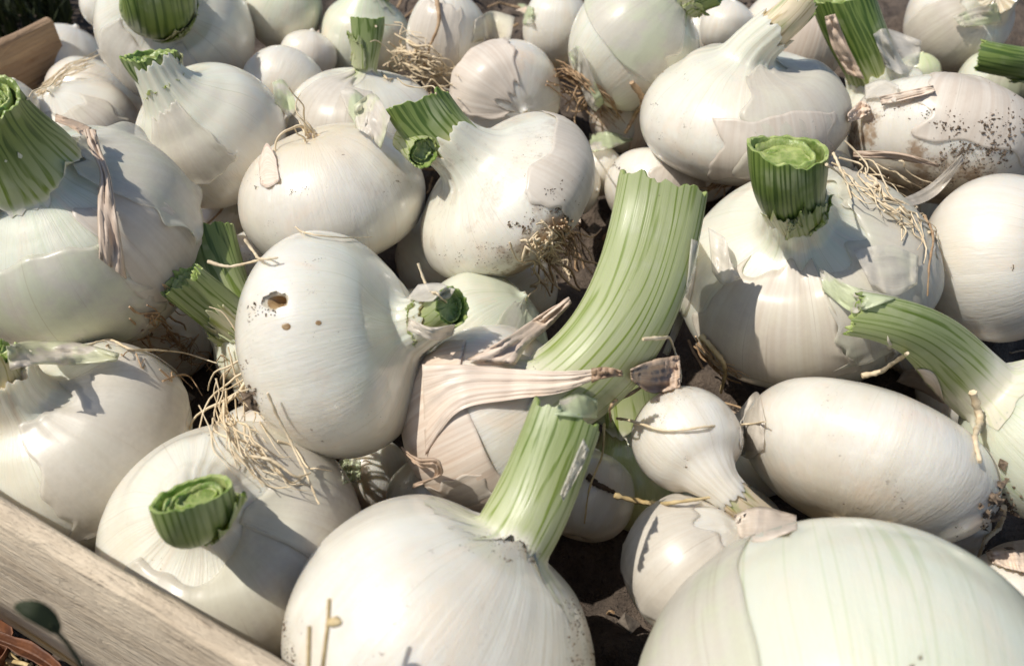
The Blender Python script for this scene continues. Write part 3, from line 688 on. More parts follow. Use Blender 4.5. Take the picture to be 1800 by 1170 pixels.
# ground outside: one sheet, finely lumpy near the crate
def lumps(X, Y, s, n=14, seed=1):
    r = np.random.default_rng(seed); z = 0 * X
    for i in range(n):
        k = s * 2 ** (i * 4 / n); a = r.uniform(0, 6.28); z = z + np.sin(X * k * math.cos(a) + Y * k * math.sin(a) + r.uniform(0, 6.28)) / k * s
    return z
gx = np.concatenate([[-8, -3, -1.2], np.linspace(-.75, .75, 150), [1.2, 3, 8]]); gy = np.concatenate([[-8, -3, -1, -.5], np.linspace(-.2, 1.0, 130), [1.5, 3, 8]])
X, Y = np.meshgrid(gx, gy); Z = GZ - .004 + .0022 * lumps(X, Y, 60) + .0014 * lumps(X, Y, 160, 12, 4)
g = MB(); g.grid(np.stack([X, Y, Z], -1), 0, None, closed=False)
o = g.build('ground', M_SOIL); o['kind'] = 'structure'
# earth and rubbish that has sifted to the bottom of the crate
ex, ey = np.meshgrid(np.linspace(.006, .6, 150), np.linspace(.006, .50, 130))
Z = -.034 + .0032 * lumps(ex, ey, 60, 14, 8) + .0022 * lumps(ex, ey, 170, 14, 9)
XY = corner + ex[..., None] * fd + ey[..., None] * ln
g = MB(); g.grid(np.concatenate([XY, Z[..., None]], -1), 0, None, closed=False)
o = g.build('soil_layer', M_SOIL); o['kind'] = 'structure'
# ------------------------------------------------------------------ loose skins still on the onions
skin('I', 95, 150, .02, .92, .0022, tan=.05, green=.25, seed=1, jag=.4)
skin('I', 70, 70, -.1, .95, .0016, tan=.35, green=.2, seed=2, jag=.5)
skin('I', 60, 215, .2, .97, .0018, tan=.1, green=.3, seed=3, jag=.35)
skin('D', 70, 165, -.05, 1.0, .0060, tan=.02, green=.25, seed=4, jag=.4)
skin('D', 80, 60, -.35, .7, .0014, tan=.05, green=.5, seed=5, jag=.4)
skin('D', 40, 118, -.25, .85, .0020, tan=.35, seed=6, jag=.5)
skin('E', 100, 110, -.1, 1.0, .0018, tan=.05, seed=7, jag=.35)
skin('E', 60, 200, -.4, .6, .0014, tan=.12, seed=8, jag=.4)
skin('AI', 120, 150, -.35, 1.0, .0024, tan=.12, green=.2, seed=9, jag=.35)
skin('AI', 70, 110, -.5, .5, .0016, tan=.45, seed=10, jag=.5)
skin('B', 80, 150, -.7, .9, .0010, tan=.08, green=.4, seed=13, jag=.2)
skin('H', 100, 150, -.5, .6, .0014, tan=.3, seed=15, jag=.4)
skin('O', 120, 60, -.6, .8, .0016, tan=.1, seed=16, jag=.4)
skin('O', 80, 140, -.4, .9, .0014, tan=.05, seed=17, jag=.4)
skin('P', 150, 100, -.9, .42, .0018, tan=.85, seed=18, jag=.3)
skin('P', 60, 140, -.9, .2, .0016, tan=.35, seed=19, jag=.35)
skin('AW', 90, 130, -.2, .95, .0018, tan=.0, green=.6, seed=20, jag=.3)
skin('F', 110, 60, -.3, .9, .0014, tan=.05, green=.2, seed=23, jag=.4)
skin('F', 90, 165, -.2, .95, .0014, tan=.1, green=.2, seed=24, jag=.4)
skin('N', 60, 190, -.3, .9, .0008, tan=.2, seed=27, jag=.2)
skin('S', 60, 60, .2, 1.0, .0018, tan=.12, green=.2, seed=29, jag=.4)
skin('Z', 90, 85, -.2, .95, .0026, tan=.5, seed=30, jag=.45)
skin('AM', 110, 130, -.3, .9, .0018, tan=.45, seed=31, jag=.4)
skin('D2', 100, 90, -.4, .9, .0014, tan=.3, green=.2, seed=32, jag=.3)
skin('T', 100, 40, -.5, .9, .0022, tan=.05, seed=33, jag=.3)
skin('AJ', 90, 110, -.6, .8, .002, tan=.8, seed=34, jag=.4)
skin('AQ', 90, 150, -.6, .8, .002, tan=.5, seed=35, jag=.4)
skin('AS', 90, 150, -.8, .9, .003, tan=.9, seed=36, jag=.5)
skin('AP', 90, 140, -.8, .9, .003, tan=.4, green=.4, seed=37, jag=.5)
skin('Y', 75, 60, -.6, .9, .002, tan=.15, seed=38, jag=.4)
skin('AR', 90, 130, -.6, .9, .0016, tan=.35, seed=39, jag=.4)
skin('AL', 90, 100, -.4, .9, .0016, tan=.35, green=.2, seed=40, jag=.4)
skin('AO', 90, 120, -.8, .8, .0016, tan=.1, green=.7, seed=41, jag=.4)
skin('AG', 140, 60, .0, 1.0, .0014, tan=.0, green=.5, seed=42, jag=.3)
skin('AA', 90, 70, -.5, .8, .0014, tan=.25, seed=43, jag=.4)

# dry skin ending in a tail across the front of the pinkish onion
g = sheet([(742, 640, .001), (800, 640, .0015), (900, 648, .002), (985, 652, .003), (1060, 648, .006)],
          [(748, 800, .0005), (808, 722, .001), (900, 702, .002), (985, 690, .003), (1062, 660, .006)], 60, 22, .0012, .0004, 5)
props(solid(g.build('dry_skin', M_PAPER, ALL['P']['root']), .00012), tan=.9, brown=.08)
g = sheet([(1040, 648, .006), (1065, 645, .007), (1094, 652, .008)], [(1040, 672, .006), (1062, 664, .007), (1094, 660, .008)], 14, 6, .0022, .001, 6)
props(solid(g.build('dry_tip', M_PAPER, ALL['P']['root']), .0004), tan=1., brown=.85)
# torn cut end of the glossy onion's neck
g = sheet([(985, 702, .001), (1015, 692, .001), (1050, 702, .001)], [(975, 728, .0005), (1010, 732, .0005), (1050, 735, .0005)], 16, 8, .0014, .0012, 8)
props(solid(g.build('torn_leaf', M_PAPER, ALL['A']['root']), .0004), green=1.6)
# split in the widest stem
g = sheet([(1215, 420), (1208, 500), (1185, 570), (1165, 620)], [(1229, 425), (1219, 500), (1196, 575), (1174, 625)], 24, 5, .0018, .0005, 10)
props(solid(g.build('leaf_edge', M_PAPER, ALL['P']['root']), .0004), green=.7, tan=.1)
# flaps
def flap(oid, top, bot, name='skin_flap', **k):
    kw = dict(tan=k.pop('tan', .1), green=k.pop('green', .0), brown=k.pop('brown', 0))
    g = sheet(top, bot, k.pop('n', 18), k.pop('m_', 9), k.pop('off', .0015), k.pop('crink', .0006), k.pop('seed', 3))
    return props(solid(g.build(name, M_PAPER, ALL[oid]['root']), .00012), **kw)
flap('I', [(1245, 400, .004), (1275, 420, .006), (1282, 455, .007)], [(1252, 478, .002), (1272, 500, .003), (1302, 488, .004)], seed=3)
flap('I', [(1500, 440, .003), (1560, 430, .003), (1615, 450, .002)], [(1530, 500, .001), (1570, 520, .001), (1612, 500, .001)], seed=4, green=.3)
flap('I', [(1440, 470, .002), (1490, 500, .004), (1580, 522, .008)], [(1446, 510, .001), (1490, 545, .002), (1520, 545, .007)], 'leaf_scrap', seed=14, green=2.2)
flap('N', [(1300, 720, .004), (1325, 690, .007), (1345, 735, .004)], [(1302, 800, .001), (1320, 805, .002), (1342, 790, .001)], seed=5, tan=.2)
flap('N', [(1560, 590, .004), (1585, 640, .004), (1600, 660, .002)], [(1555, 665, .001), (1575, 680, .001), (1590, 690, .001)], seed=6, tan=.2, green=.2)
flap('G', [(455, 285, .001), (468, 252, .003), (486, 280, .001)], [(458, 325), (470, 330), (492, 318)], 'scab', seed=7, tan=1.2, off=.0008)
flap('C', [(735, 500, .002), (765, 497, .006), (800, 508, .003)], [(715, 525, .001), (750, 530, .003), (790, 525, .003)], seed=8, m_=8, tan=.05)
flap('C', [(720, 560, .001), (760, 575, .003), (800, 570, .004)], [(715, 580, .001), (760, 598, .003), (795, 590, .004)], seed=9, tan=.35)
flap('M', [(1290, 905, .003), (1330, 890, .005), (1400, 905, .003)], [(1300, 945, .003), (1345, 950, .005), (1400, 930, .003)], seed=11, tan=.7, crink=.002)
flap('AK', [(1535, 60, .004), (1565, 52, .008), (1620, 72, .005)], [(1555, 115, .002), (1580, 130, .004), (1615, 112, .003)], seed=12, tan=.0, crink=.0026)
flap('AK', [(1520, 150, .002), (1545, 140, .004), (1580, 150, .003)], [(1520, 175, .002), (1545, 172, .003), (1575, 180, .002)], seed=13, tan=.05)
flap('AM', [(1545, 170, .001), (1600, 158, .002), (1640, 150, .002)], [(1550, 186, .001), (1602, 172, .001), (1645, 162, .001)], seed=14, tan=1.)
flap('AM', [(1500, 265, .004), (1580, 268, .004), (1650, 288, .003)], [(1500, 276, .003), (1580, 282, .003), (1650, 294, .002)], 'dry_leaf', seed=15, tan=1., brown=.5)
flap('AP', [(1560, 360, .003), (1640, 320, .006), (1690, 272, .007)], [(1570, 375, .002), (1655, 335, .005), (1695, 282, .006)], seed=16, tan=.15)
flap('AY', [(1590, 650, .004), (1640, 655, .008), (1662, 710, .004)], [(1575, 670, .002), (1625, 690, .004), (1650, 705, .003)], seed=17, tan=.7)
flap('X', [(478, 145, .002), (496, 140, .004), (512, 160, .003)], [(484, 180, .001), (510, 205, .002), (522, 190, .002)], 'leaf_scrap', seed=18, green=2.)
flap('Y', [(596, 158, .002), (618, 155, .004), (650, 178, .003)], [(612, 200, .002), (632, 225, .003), (645, 205, .003)], 'leaf_scrap', seed=19, green=1.6)
flap('Y', [(622, 185, .004), (650, 165, .008), (686, 205, .004)], [(625, 225, .003), (650, 240, .006), (670, 262, .002)], 'curled_skin', seed=20, green=1., tan=.3, crink=.002)
flap('AL', [(1675, 30, .003), (1710, 15, .004), (1752, 5, .005)], [(1690, 48, .003), (1725, 45, .004), (1762, 40, .004)], 'leaf_scrap', seed=21, green=1.2, tan=.2)
flap('AA', [(835, 35, .003), (870, 20, .005), (905, 30, .003)], [(830, 75, .002), (868, 70, .003), (895, 80, .002)], seed=22, green=.5, tan=.4)
flap('A', [(985, 960, .004), (998, 1010, .004), (1020, 1060, .004)], [(1000, 955, .004), (1014, 1010, .004), (1030, 1062, .004)], 'dry_strip', seed=23, tan=.7)
flap('A', [(1025, 770, .003), (1000, 830, .003), (985, 868, .002)], [(1036, 790, .003), (1018, 830, .003), (990, 880, .002)], seed=24, tan=.1, crink=.0018)


# ------------------------------------------------------------------ roots growing from the onions' own base plates
def roots(oid, n, L, spread=.8, droop=.35, r=.0005, mat=M_ROOT, seed=0):
    o = ALL[oid]; q = np.random.default_rng(500 + seed); m = MB(); b = o['P'][2].mean(0)
    for i in range(n):
        d = nrm(-o['ax'] * .6 + q.normal(size=3) * spread); p = b + q.normal(size=3) * o['R'] * .06; pts = [p.copy()]
        l = L * q.uniform(.4, 1.) / 7
        for j in range(7):
            d = nrm(d + q.normal(size=3) * .28 + np.array([0, 0, -droop * .25])); p = p + d * l; pts.append(p.copy())
        m.tube(catmull(np.array(pts), 16), r * np.linspace(1.2, .5, 16) * q.uniform(.7, 1.3), 5)
    return m.build('roots', mat, o['root'])
roots('H', 34, .030, .7, .3, .00055, M_DROOT, 1)
roots('C', 16, .034, .8, .3, .0004, M_ROOT, 2)
roots('AA', 30, .022, .9, .1, .0005, M_ROOT, 3)
roots('G', 10, .02, .8, .1, .0004, M_ROOT, 4)
roots('N', 14, .03, .8, .2, .0005, M_ROOT, 5)
roots('I', 16, .03, .9, .1, .0005, M_DROOT, 6)
roots('AI', 18, .03, .9, .1, .0005, M_DROOT, 7)
roots('AG', 18, .03, .9, .1, .0005, M_DROOT, 8)
roots('D', 22, .04, .9, .1, .0005, M_DROOT, 9)
roots('S', 14, .03, .9, .1, .0005, M_DROOT, 10)
roots('L', 16, .03, .9, .1, .0005, M_ROOT, 11)
roots('K', 16, .03, .9, .1, .0005, M_ROOT, 12)
roots('AF', 16, .02, .9, .1, .0005, M_DROOT, 13)
roots('Z', 12, .02, .9, .1, .0005, M_DROOT, 14)

# ------------------------------------------------------------------ loose roots, leaves and stalks lying on the pile
def loose(name, m, mat, label, cat, group=None, **k):
    o = m.build(name, mat); V = np.vstack(m.v); c = V.mean(0); c[2] = V[:, 2].min()
    me = o.data; co = (V - c).ravel(); me.vertices.foreach_set('co', co); me.update(); o.location = c
    tag(o, label, cat, group); props(o, **k); return o
def clump(pts, n, w, r, off, seed, length=.5):
    """many strands following one rough course"""
    q = np.random.default_rng(seed); ms = []; P = np.array([p[:2] for p in pts], float)
    for i in range(n):
        a = q.uniform(0, 1 - length * .8); b = min(1, a + length * q.uniform(.5, 1.1)); t = np.linspace(a, b, 5) * (len(P) - 1)
        c = np.stack([np.interp(t, range(len(P)), P[:, k]) for k in (0, 1)], 1) + q.normal(size=2) * w * .5 + q.normal(size=(5, 2)) * w * .17
        m = MB(); ms.append(m)
        strand(m, [(x, y, q.uniform(0, off)) for x, y in c], r * q.uniform(.45, .95), .0008, 18, q.uniform(.15, .6))
    return ms
def tuft(ms, mat, label):                                # a tuft is a thing, every root in it a part
    V = np.vstack([np.vstack(m.v) for m in ms]); c = V.mean(0); c[2] = V[:, 2].min()
    t = thing('root_tuft', label, 'roots', c, 'dry roots')
    for m in ms: m.build('root', mat, t)
tuft(clump([(405, 640), (395, 710), (420, 770), (470, 830), (520, 850)], 34, 40, .00034, .005, 1), M_ROOT, 'straw-coloured tuft of fine roots spilling down beside the onion with the bored hole')
tuft(clump([(945, 425), (965, 465), (975, 500)], 40, 46, .0005, .006, 2), M_ROOT, 'pale stubby root tuft in the hollow left of the widest striped stem')
tuft(clump([(690, 95), (740, 110), (790, 135)], 60, 36, .0005, .006, 3, .8), M_ROOT, 'brown root tuft under the egg-shaped onion')
tuft(clump([(250, 560), (300, 590), (345, 640)], 34, 70, .0004, .004, 4), M_DROOT, 'shaded root tangle below the large crumpled onion')
tuft(clump([(985, 128), (1010, 140), (1050, 170), (1090, 215)], 34, 24, .0005, .005, 5, 1.), M_DROOT, 'root litter in the gap below the narrow pressed onion')
tuft(clump([(1485, 270), (1540, 330), (1610, 380), (1625, 440)], 30, 40, .0005, .005, 6), M_ROOT, 'curling roots between the soil-plastered onion and the upright smooth one')
tuft(clump([(60, 170), (110, 130), (170, 105)], 14, 16, .0005, .003, 7, 1.1), M_ROOT, 'thin yellow roots over the shiny bluish onion')
tuft(clump([(985, 398), (1002, 428), (1012, 462)], 26, 20, .0005, .004, 8, 1.), M_DROOT, 'brown roots in the dark hollow behind the widest striped stem')
tuft(clump([(1225, 600), (1255, 645), (1300, 665)], 22, 18, .0005, .003, 9, 1.), M_DROOT, 'brown root scraps on the soil between the broad onion and the smallest one')
def one(pts, r, label, mat=M_ROOT, name='root', off=.0012, taper=.5, n=None):
    m = MB(); strand(m, pts, r, off, n, taper); return loose(name, m, mat, label, 'root' if name == 'root' else name.replace('_', ' '), 'dry roots' if name == 'root' else None)
one([(145, 610, .002), (190, 598, .004), (230, 615, .004), (320, 622, .004), (380, 640, .004)], .00042, 'single long root running from a cut white tip into the shade')
one([(1130, 596, .006), (1160, 594, .006), (1185, 606, .006), (1198, 640, .006), (1202, 672, .003)], .0005, 'hooked pale root above the smallest round onion')
one([(1085, 735, .004), (1120, 742, .003), (1170, 755), (1240, 748), (1310, 745, .003), (1345, 740, .004)], .00042, 'root strand lying across the face of the smallest round onion')
one([(1080, 870, .004), (1130, 882, .004), (1180, 882, .003), (1245, 872, .002)], .0008, 'bundle of brown fibres below the smallest round onion', M_STRAW)
one([(1032, 836), (1048, 850), (1066, 860), (1082, 868)], .0010, 'dark-tipped dead stalk crossing the shaded creamy onion', M_TWIG, 'stalk')
one([(1062, 745, .008), (1060, 800, .006), (1040, 860, .003), (1032, 920, .001)], .0004, 'long amber root hanging down over the shaded creamy onion', M_STRAW)
one([(1190, 640, .003), (1110, 690, .006), (1072, 712, .008), (1070, 742, .008)], .0005, 'arched brown root beside the crumpled brown leaf', M_DROOT)
one([(735, 462, .003), (748, 500, .003), (770, 518, .002), (785, 532, .001)], .0004, 'fine root curving below the dirt-scarred flat onion')
one([(768, 0, .002), (772, 40, .002), (758, 80, .002), (748, 118, .002)], .0009, 'brown root hanging across the egg-shaped onion', M_DROOT)
one([(365, 460, .004), (400, 468, .006), (440, 462, .006), (480, 455, .003)], .0005, 'thin root bridging the split green stem and the bored onion')
one([(430, 420, .004), (445, 440, .005), (470, 455, .004), (495, 452, .002)], .0005, 'second root beside the top of the split green stem')
one([(520, 400, .002), (545, 412, .002), (600, 420, .001), (655, 418, .001)], .0003, 'broken root pieces on top of the bored onion')
one([(1710, 690, .004), (1722, 730, .004), (1716, 770, .003), (1722, 810, .002)], .0011, 'flat pale root pressed along the onion with the long striped stem')
one([(1765, 890, .004), (1755, 925, .004), (1730, 950, .003), (1720, 975, .002)], .0009, 'pale root curling in the dark gap by the long oval onion')
one([(1515, 660, .006), (1545, 652, .006), (1575, 632, .006), (1590, 618, .004)], .0008, 'light root loop under the long striped stem')
one([(1232, 590, .003), (1262, 625, .003), (1272, 640, .003), (1268, 690, .003)], .0009, 'orange-brown straw between the broad onion and the smallest one', M_STRAW, 'straw')
one([(470, 690, .003), (500, 760, .005), (520, 800, .004), (545, 850, .002), (560, 885, .001)], .00045, 'root casting a shadow across the onion with the hollow cut stem')
one([(430, 800, .003), (480, 812, .005), (520, 838, .005), (545, 830, .004)], .00045, 'branched root above the hollow cut stem onion')
one([(1110, 145, .006), (1128, 175, .006), (1112, 205, .005), (1095, 235, .004)], .0013, 'reddish brown leaf stalk leaning on the wrinkled flat onion', M_DROOT, 'stalk')
one([(1465, 270, .003), (1478, 300, .004), (1490, 330, .003), (1496, 352, .002)], .0005, 'forked root near the upright green cut stem')
one([(1625, 380, .004), (1640, 420, .004), (1632, 470, .004), (1630, 520, .003)], .0005, 'brown root beside the upright smooth onion', M_DROOT)
one([(985, 960, .004), (1010, 1000, .004), (1022, 1040, .004), (1060, 1078, .003)], .0009, 'withered pale shred in the dark gap beside the big glossy onion', M_STRAW, 'shred')
one([(1095, 1108, .004), (1115, 1116, .005), (1132, 1122, .004)], .0010, 'cream straw end beside the huge greenish onion', M_ROOT, 'straw')

def leaf(name, top, bot, label, cat, seed, n=26, m_=10, off=.0016, crink=.0016, **k):
    g = sheet(top, bot, n, m_, off, crink, seed); o = loose(name, g, M_PAPER, label, cat, None, **k); solid(o, .0004); return o
leaf('dry_leaf', [(822, 632, .004), (880, 600, .006), (940, 560, .008), (1000, 522, .008)], [(905, 640, .004), (925, 610, .006), (968, 572, .009), (1004, 532, .008)], 'twisted straw-coloured dry leaf leaning on the widest striped stem', 'leaf', 30, tan=1., brown=.15)
leaf('dry_leaf', [(98, 200, .010), (130, 212, .012), (160, 225, .008)], [(98, 214, .010), (128, 226, .012), (152, 242, .008)], 'snapped orange-brown leaf stub on the large crumpled onion', 'leaf', 31, tan=1.3, brown=.6)
leaf('dry_leaf', [(148, 228, .008), (158, 262, .005), (176, 300, .004), (172, 360, .004), (175, 455, .002)], [(168, 228, .008), (176, 262, .005), (192, 305, .004), (205, 380, .004), (222, 490, .002)], 'grey withered leaf hanging down the large crumpled onion', 'leaf', 32, tan=.9, brown=.35)
leaf('dry_leaf', [(705, 785, .003), (735, 805, .008), (770, 808, .009), (778, 830, .006), (728, 850, .006)], [(712, 798, .003), (740, 822, .006), (762, 822, .007), (762, 838, .005), (724, 858, .005)], 'curled brown dry leaf above the small sunlit onion', 'leaf', 33, tan=1.2, brown=.55)
leaf('dry_leaf', [(1108, 650, .002), (1150, 632, .003), (1195, 625, .002)], [(1110, 668, .001), (1150, 690, .002), (1195, 680, .001)], 'crumpled orange-brown leaf behind the smallest round onion', 'leaf', 34, crink=.0016, tan=1.2, brown=.5)
leaf('dry_leaf', [(1732, 970, .003), (1765, 955, .004), (1830, 945, .003)], [(1745, 990, .003), (1780, 1000, .004), (1830, 1010, .003)], 'tan fibrous leaf at the frame edge below the dark gap', 'leaf', 35, tan=1.3, brown=.1)
leaf('dry_leaf', [(1490, 200, .003), (1515, 178, .005), (1528, 185, .004)], [(1492, 215, .003), (1512, 208, .004), (1532, 196, .003)], 'pinkish dry scrap at the foot of the dark green upright stem', 'leaf', 36, tan=1.2)
leaf('dry_leaf', [(1450, 30, .004), (1462, 80, .004), (1490, 130, .003)], [(1468, 25, .004), (1490, 80, .004), (1520, 140, .003)], 'amber dry leaf behind the dark green upright stem', 'leaf', 37, tan=1.2, brown=.35)
leaf('folded_leaf', [(12, 608, .010), (60, 600, .012), (130, 602, .012), (210, 622, .008)], [(18, 650, .006), (60, 640, .010), (130, 640, .009), (205, 634, .007)], 'folded olive-green leaf over the squat pinched onion', 'leaf', 38, green=2.2, tan=.2, brown=.2)
leaf('leaf_piece', [(1000, 92, .004), (1020, 84, .006), (1048, 150, .005), (1062, 180, .003)], [(1008, 120, .003), (1020, 150, .004), (1035, 185, .004), (1048, 196, .003)], 'light green leaf piece slipped between the narrow and pear-shaped onions', 'leaf', 39, green=2.2)
leaf('leaf_piece', [(1036, 236, .004), (1070, 232, .007), (1112, 244, .003)], [(1038, 268, .003), (1068, 262, .005), (1112, 246, .003)], 'small striped green leaf tip beside the dirt-scarred onion', 'leaf', 40, green=2.6)
leaf('leaf_piece', [(888, 18, .004), (910, 8, .006), (938, 14, .004)], [(890, 40, .003), (912, 44, .004), (938, 42, .003)], 'dark green leaf scrap between back-row onions', 'leaf', 41, green=2.8)
leaf('leaf_piece', [(596, 812, .002), (612, 806, .004), (634, 808, .002)], [(604, 850, .002), (618, 846, .003), (634, 842, .002)], 'green scrap glinting beneath the bored onion', 'leaf', 42, green=2.)

# short cut pieces of stem lying loose
def stub(label, p0, p1, d0, d1, r0, r1, flat, seed, **o):
    a = at_depth(*p0, d0); b = at_depth(*p1, d1); t_ = -nrm(ray(*p1)); L = np.linalg.norm(b - a); e = nrm(b - a)
    pts = np.stack([a + e * L * x for x in np.linspace(-.2, 1.6, 30)]); arc = np.linspace(-.2 * L, 1.6 * L, 30)
    pa = Path(pts, arc, nrm(t_ - e * (t_ @ e) + 1e-4)); lo = a.copy(); lo[2] -= r0
    rt = thing('cut_stem', label, 'stem', lo)
    tube_leaf(rt, pa, 0, L, r0, r1, flat, o, seed)
def dpt(px, py, off): return float((over(px, py, off) - CAM) @ FWD)
dq = dpt(742, 262, .004)
stub('cut stem piece with its open end facing out beneath the striped stub', (712, 246), (744, 268), dq + .014, dq + .001, 24 * dq / F, 29 * dq / F, .8, 5, bare=1, green=.25, veins=16, jag=.15, deep=1)
dq = dpt(425, 590, .0)
a_ = dpt(315, 485, .004)
stub('second half of the split green stem beside the bored onion, pale on its upper side', (452, 600), (318, 492), a_ + .016, a_ - .002, 40 * a_ / F, 40 * a_ / F, .45, 8, green=.7, veins=18, jag=.2)

# bored holes in the bored onion: pit with a raised lip
def pit(oid, px, py, rx, ry, deep=0.):
    h = hit(px, py, oid); n = h[1] if h[1] @ ray(px, py) < 0 else -h[1]; o = ALL[oid]; s = o['px']
    x = nrm(np.cross(UP, n)); y = np.cross(n, x); a = np.arange(28) * 6.283 / 28; w = 1 + .07 * Wob(int(px), 1, 5, .8)(a)
    rg = lambda f, z, c=(0, 0): h[0] + n * z + x * c[0] * rx * s + y * c[1] * ry * s + (f * w)[:, None] * (np.cos(a)[:, None] * x * rx * s + np.sin(a)[:, None] * y * ry * s)
    m = MB()
    if deep:
        me = o['bulb'].data; og = Vector(h[0] - np.array(o['root']['_o'])); b2 = bmesh.new(); b2.from_mesh(me)
        inside = lambda q_, f_: (q_ - og).dot(Vector(n)) > -.006 and ((q_ - og).dot(Vector(x)) / (rx * s)) ** 2 + ((q_ - og).dot(Vector(y)) / (ry * s)) ** 2 < f_
        for rep in range(2):
            ed_ = [e for e in b2.edges if inside((e.verts[0].co + e.verts[1].co) / 2, 2.2)]
            bmesh.ops.subdivide_edges(b2, edges=ed_, cuts=2 - rep, use_grid_fill=True)
        kill = [f for f in b2.faces if inside(f.calc_center_median(), 1. + .15 * math.sin(7 * f.calc_center_median().x / (rx * s)))]
        bmesh.ops.delete(b2, geom=kill, context='FACES'); b2.to_mesh(me); b2.free()
        R_ = [rg(1.25, -.0009), rg(1.12, -.0006), rg(1.0, -.0008), rg(.9, -.0011), rg(.76, -.0014), rg(.60, -.0018, (.1, .2)), rg(.46, -.0032, (.16, .26)), rg(.2, -.0042, (.18, .28))]
        k0 = 28 * 4
    else:
        R_ = [rg(1.1, -.0002), rg(.95, .00003), rg(.6, .00004), rg(.3, .00003)]; k0 = 0
    m.grid(np.stack(R_), 0); m.fan(R_[-1], R_[-1].mean(0)); m.m = [0] * k0 + [1] * (len(m.f) - k0)
    props(m.build('bore_hole', [M_BULB, M_BITE], o['root']), green=0, tan=.2, soil=.2)
pit('C', 482, 528, 23, 15, 1); pit('C', 503, 574, 7, 6); pit('C', 560, 567, 5, 4)
m = MB(); crumbs(m, 455, 545, 26, 12, 30, .0002, .0006, 'C', 3)
m.build('hole_dirt', M_TWIG, ALL['C']['root'])['kind'] = 'stuff'

# ------------------------------------------------------------------ soil crumbs
CR = {
 'AM': [(1675, 215, 60, 24, 90, 2), (1760, 228, 60, 46, 120, 2), (1712, 272, 60, 36, 90, 2.4), (1620, 195, 90, 14, 30, 1), (1780, 200, 50, 50, 60, 1.6), (1735, 165, 110, 40, 30, 1), (1690, 300, 90, 40, 40, 1.4)],
 'H': [(978, 358, 40, 34, 80, 1.5), (950, 402, 50, 26, 50, 1.5), (1000, 335, 36, 40, 40, 1.2), (860, 440, 90, 50, 40, .8), (940, 280, 60, 60, 25, .8), (830, 450, 50, 30, 25, .9)],
 'A': [(868, 955, 70, 24, 50, 1), (910, 975, 50, 24, 40, 1), (1020, 1100, 50, 90, 130, 1.2), (500, 1130, 20, 70, 70, 1.4), (1040, 1150, 50, 40, 80, 1.4), (494, 1050, 10, 80, 25, .8)],
 'C': [(438, 622, 16, 34, 30, .9), (545, 505, 36, 24, 26, .7), (540, 480, 50, 30, 14, .7), (455, 740, 30, 60, 24, .7), (640, 600, 160, 120, 26, .5), (670, 705, 60, 80, 14, .6)],
 'M': [(1172, 702, 50, 16, 30, .8), (1190, 722, 90, 30, 20, .6), (1208, 812, 10, 12, 8, .9), (1160, 745, 30, 40, 12, .6)],
 'O': [(1145, 985, 44, 30, 34, 1), (1160, 905, 60, 24, 60, .8), (1200, 960, 100, 80, 24, .5)],
 'F': [(470, 790, 120, 50, 60, .6), (430, 760, 60, 24, 40, .7), (300, 1010, 130, 60, 40, .5), (340, 1060, 200, 70, 40, .4), (520, 860, 140, 60, 30, .4), (440, 940, 160, 70, 24, .4)],
 'G': [(540, 332, 26, 12, 14, .8), (455, 316, 12, 14, 8, 1), (500, 385, 70, 24, 24, .5), (600, 400, 160, 60, 12, .4)],
 'P': [(780, 690, 60, 30, 20, .6), (870, 760, 120, 90, 40, .5), (950, 640, 40, 20, 16, .7)],
 'AW': [(840, 575, 130, 60, 30, .5), (860, 635, 100, 14, 40, .7), (935, 540, 20, 40, 16, .7)],
 'Q': [(760, 870, 90, 60, 60, .4)], 'N': [(1390, 900, 60, 20, 20, .7), (1690, 935, 24, 12, 16, .8), (1480, 830, 220, 90, 40, .4), (1560, 720, 260, 40, 24, .4)],
 'E': [(165, 710, 50, 10, 16, .8), (318, 740, 14, 40, 14, .7), (200, 850, 220, 100, 30, .4)], 'I': [(1330, 630, 160, 60, 22, .4), (1490, 600, 120, 60, 14, .4), (1270, 440, 50, 60, 14, .5)],
 'B': [(1615, 1155, 14, 16, 8, 1.2), (1330, 1050, 120, 110, 16, .4), (1560, 1080, 240, 140, 20, .4)], 'AI': [(1148, 185, 20, 50, 16, .8), (1300, 240, 240, 70, 24, .5), (1180, 130, 60, 20, 16, .7)],
 'L': [(1780, 470, 4, 4, 3, .8)], 'Z': [(900, 150, 70, 60, 22, .8)], 'P2': [(1030, 880, 90, 70, 24, .4)], 'AR': [(1085, 295, 16, 8, 12, 1.4)],
}
for k_, L_ in CR.items():
    m = MB(); pxs = ALL[k_]['px']
    for x, y, sx, sy, n_, s_ in L_:
        qc = np.random.default_rng(int(x * 3 + y)); n_ = n_ * 2 if k_ in ('H', 'AM', 'A') else n_
        for c_ in range(max(2, n_ // 12)):
            crumbs(m, x + qc.normal() * sx * .45, y + qc.normal() * sy * .45, 3 + sx * .16, 3 + sy * .16, 14, .35 * s_ * pxs, 1.9 * s_ * pxs, k_, c_)
        crumbs(m, x, y, sx, sy, n_ // 2, .35 * s_ * pxs, 1.1 * s_ * pxs, k_)
    if m.v:
        o = m.build('soil_crumbs', M_CRUMB, ALL[k_]['root'], smooth=False); o['kind'] = 'stuff'
m = MB(); crumbs(m, 1762, 905, 30, 50, 160, .0006, .0022); crumbs(m, 440, 700, 20, 20, 40, .0005, .0016)
if m.v:
    o = m.build('soil_crumbs', M_CRUMB, smooth=False); o['kind'] = 'stuff'

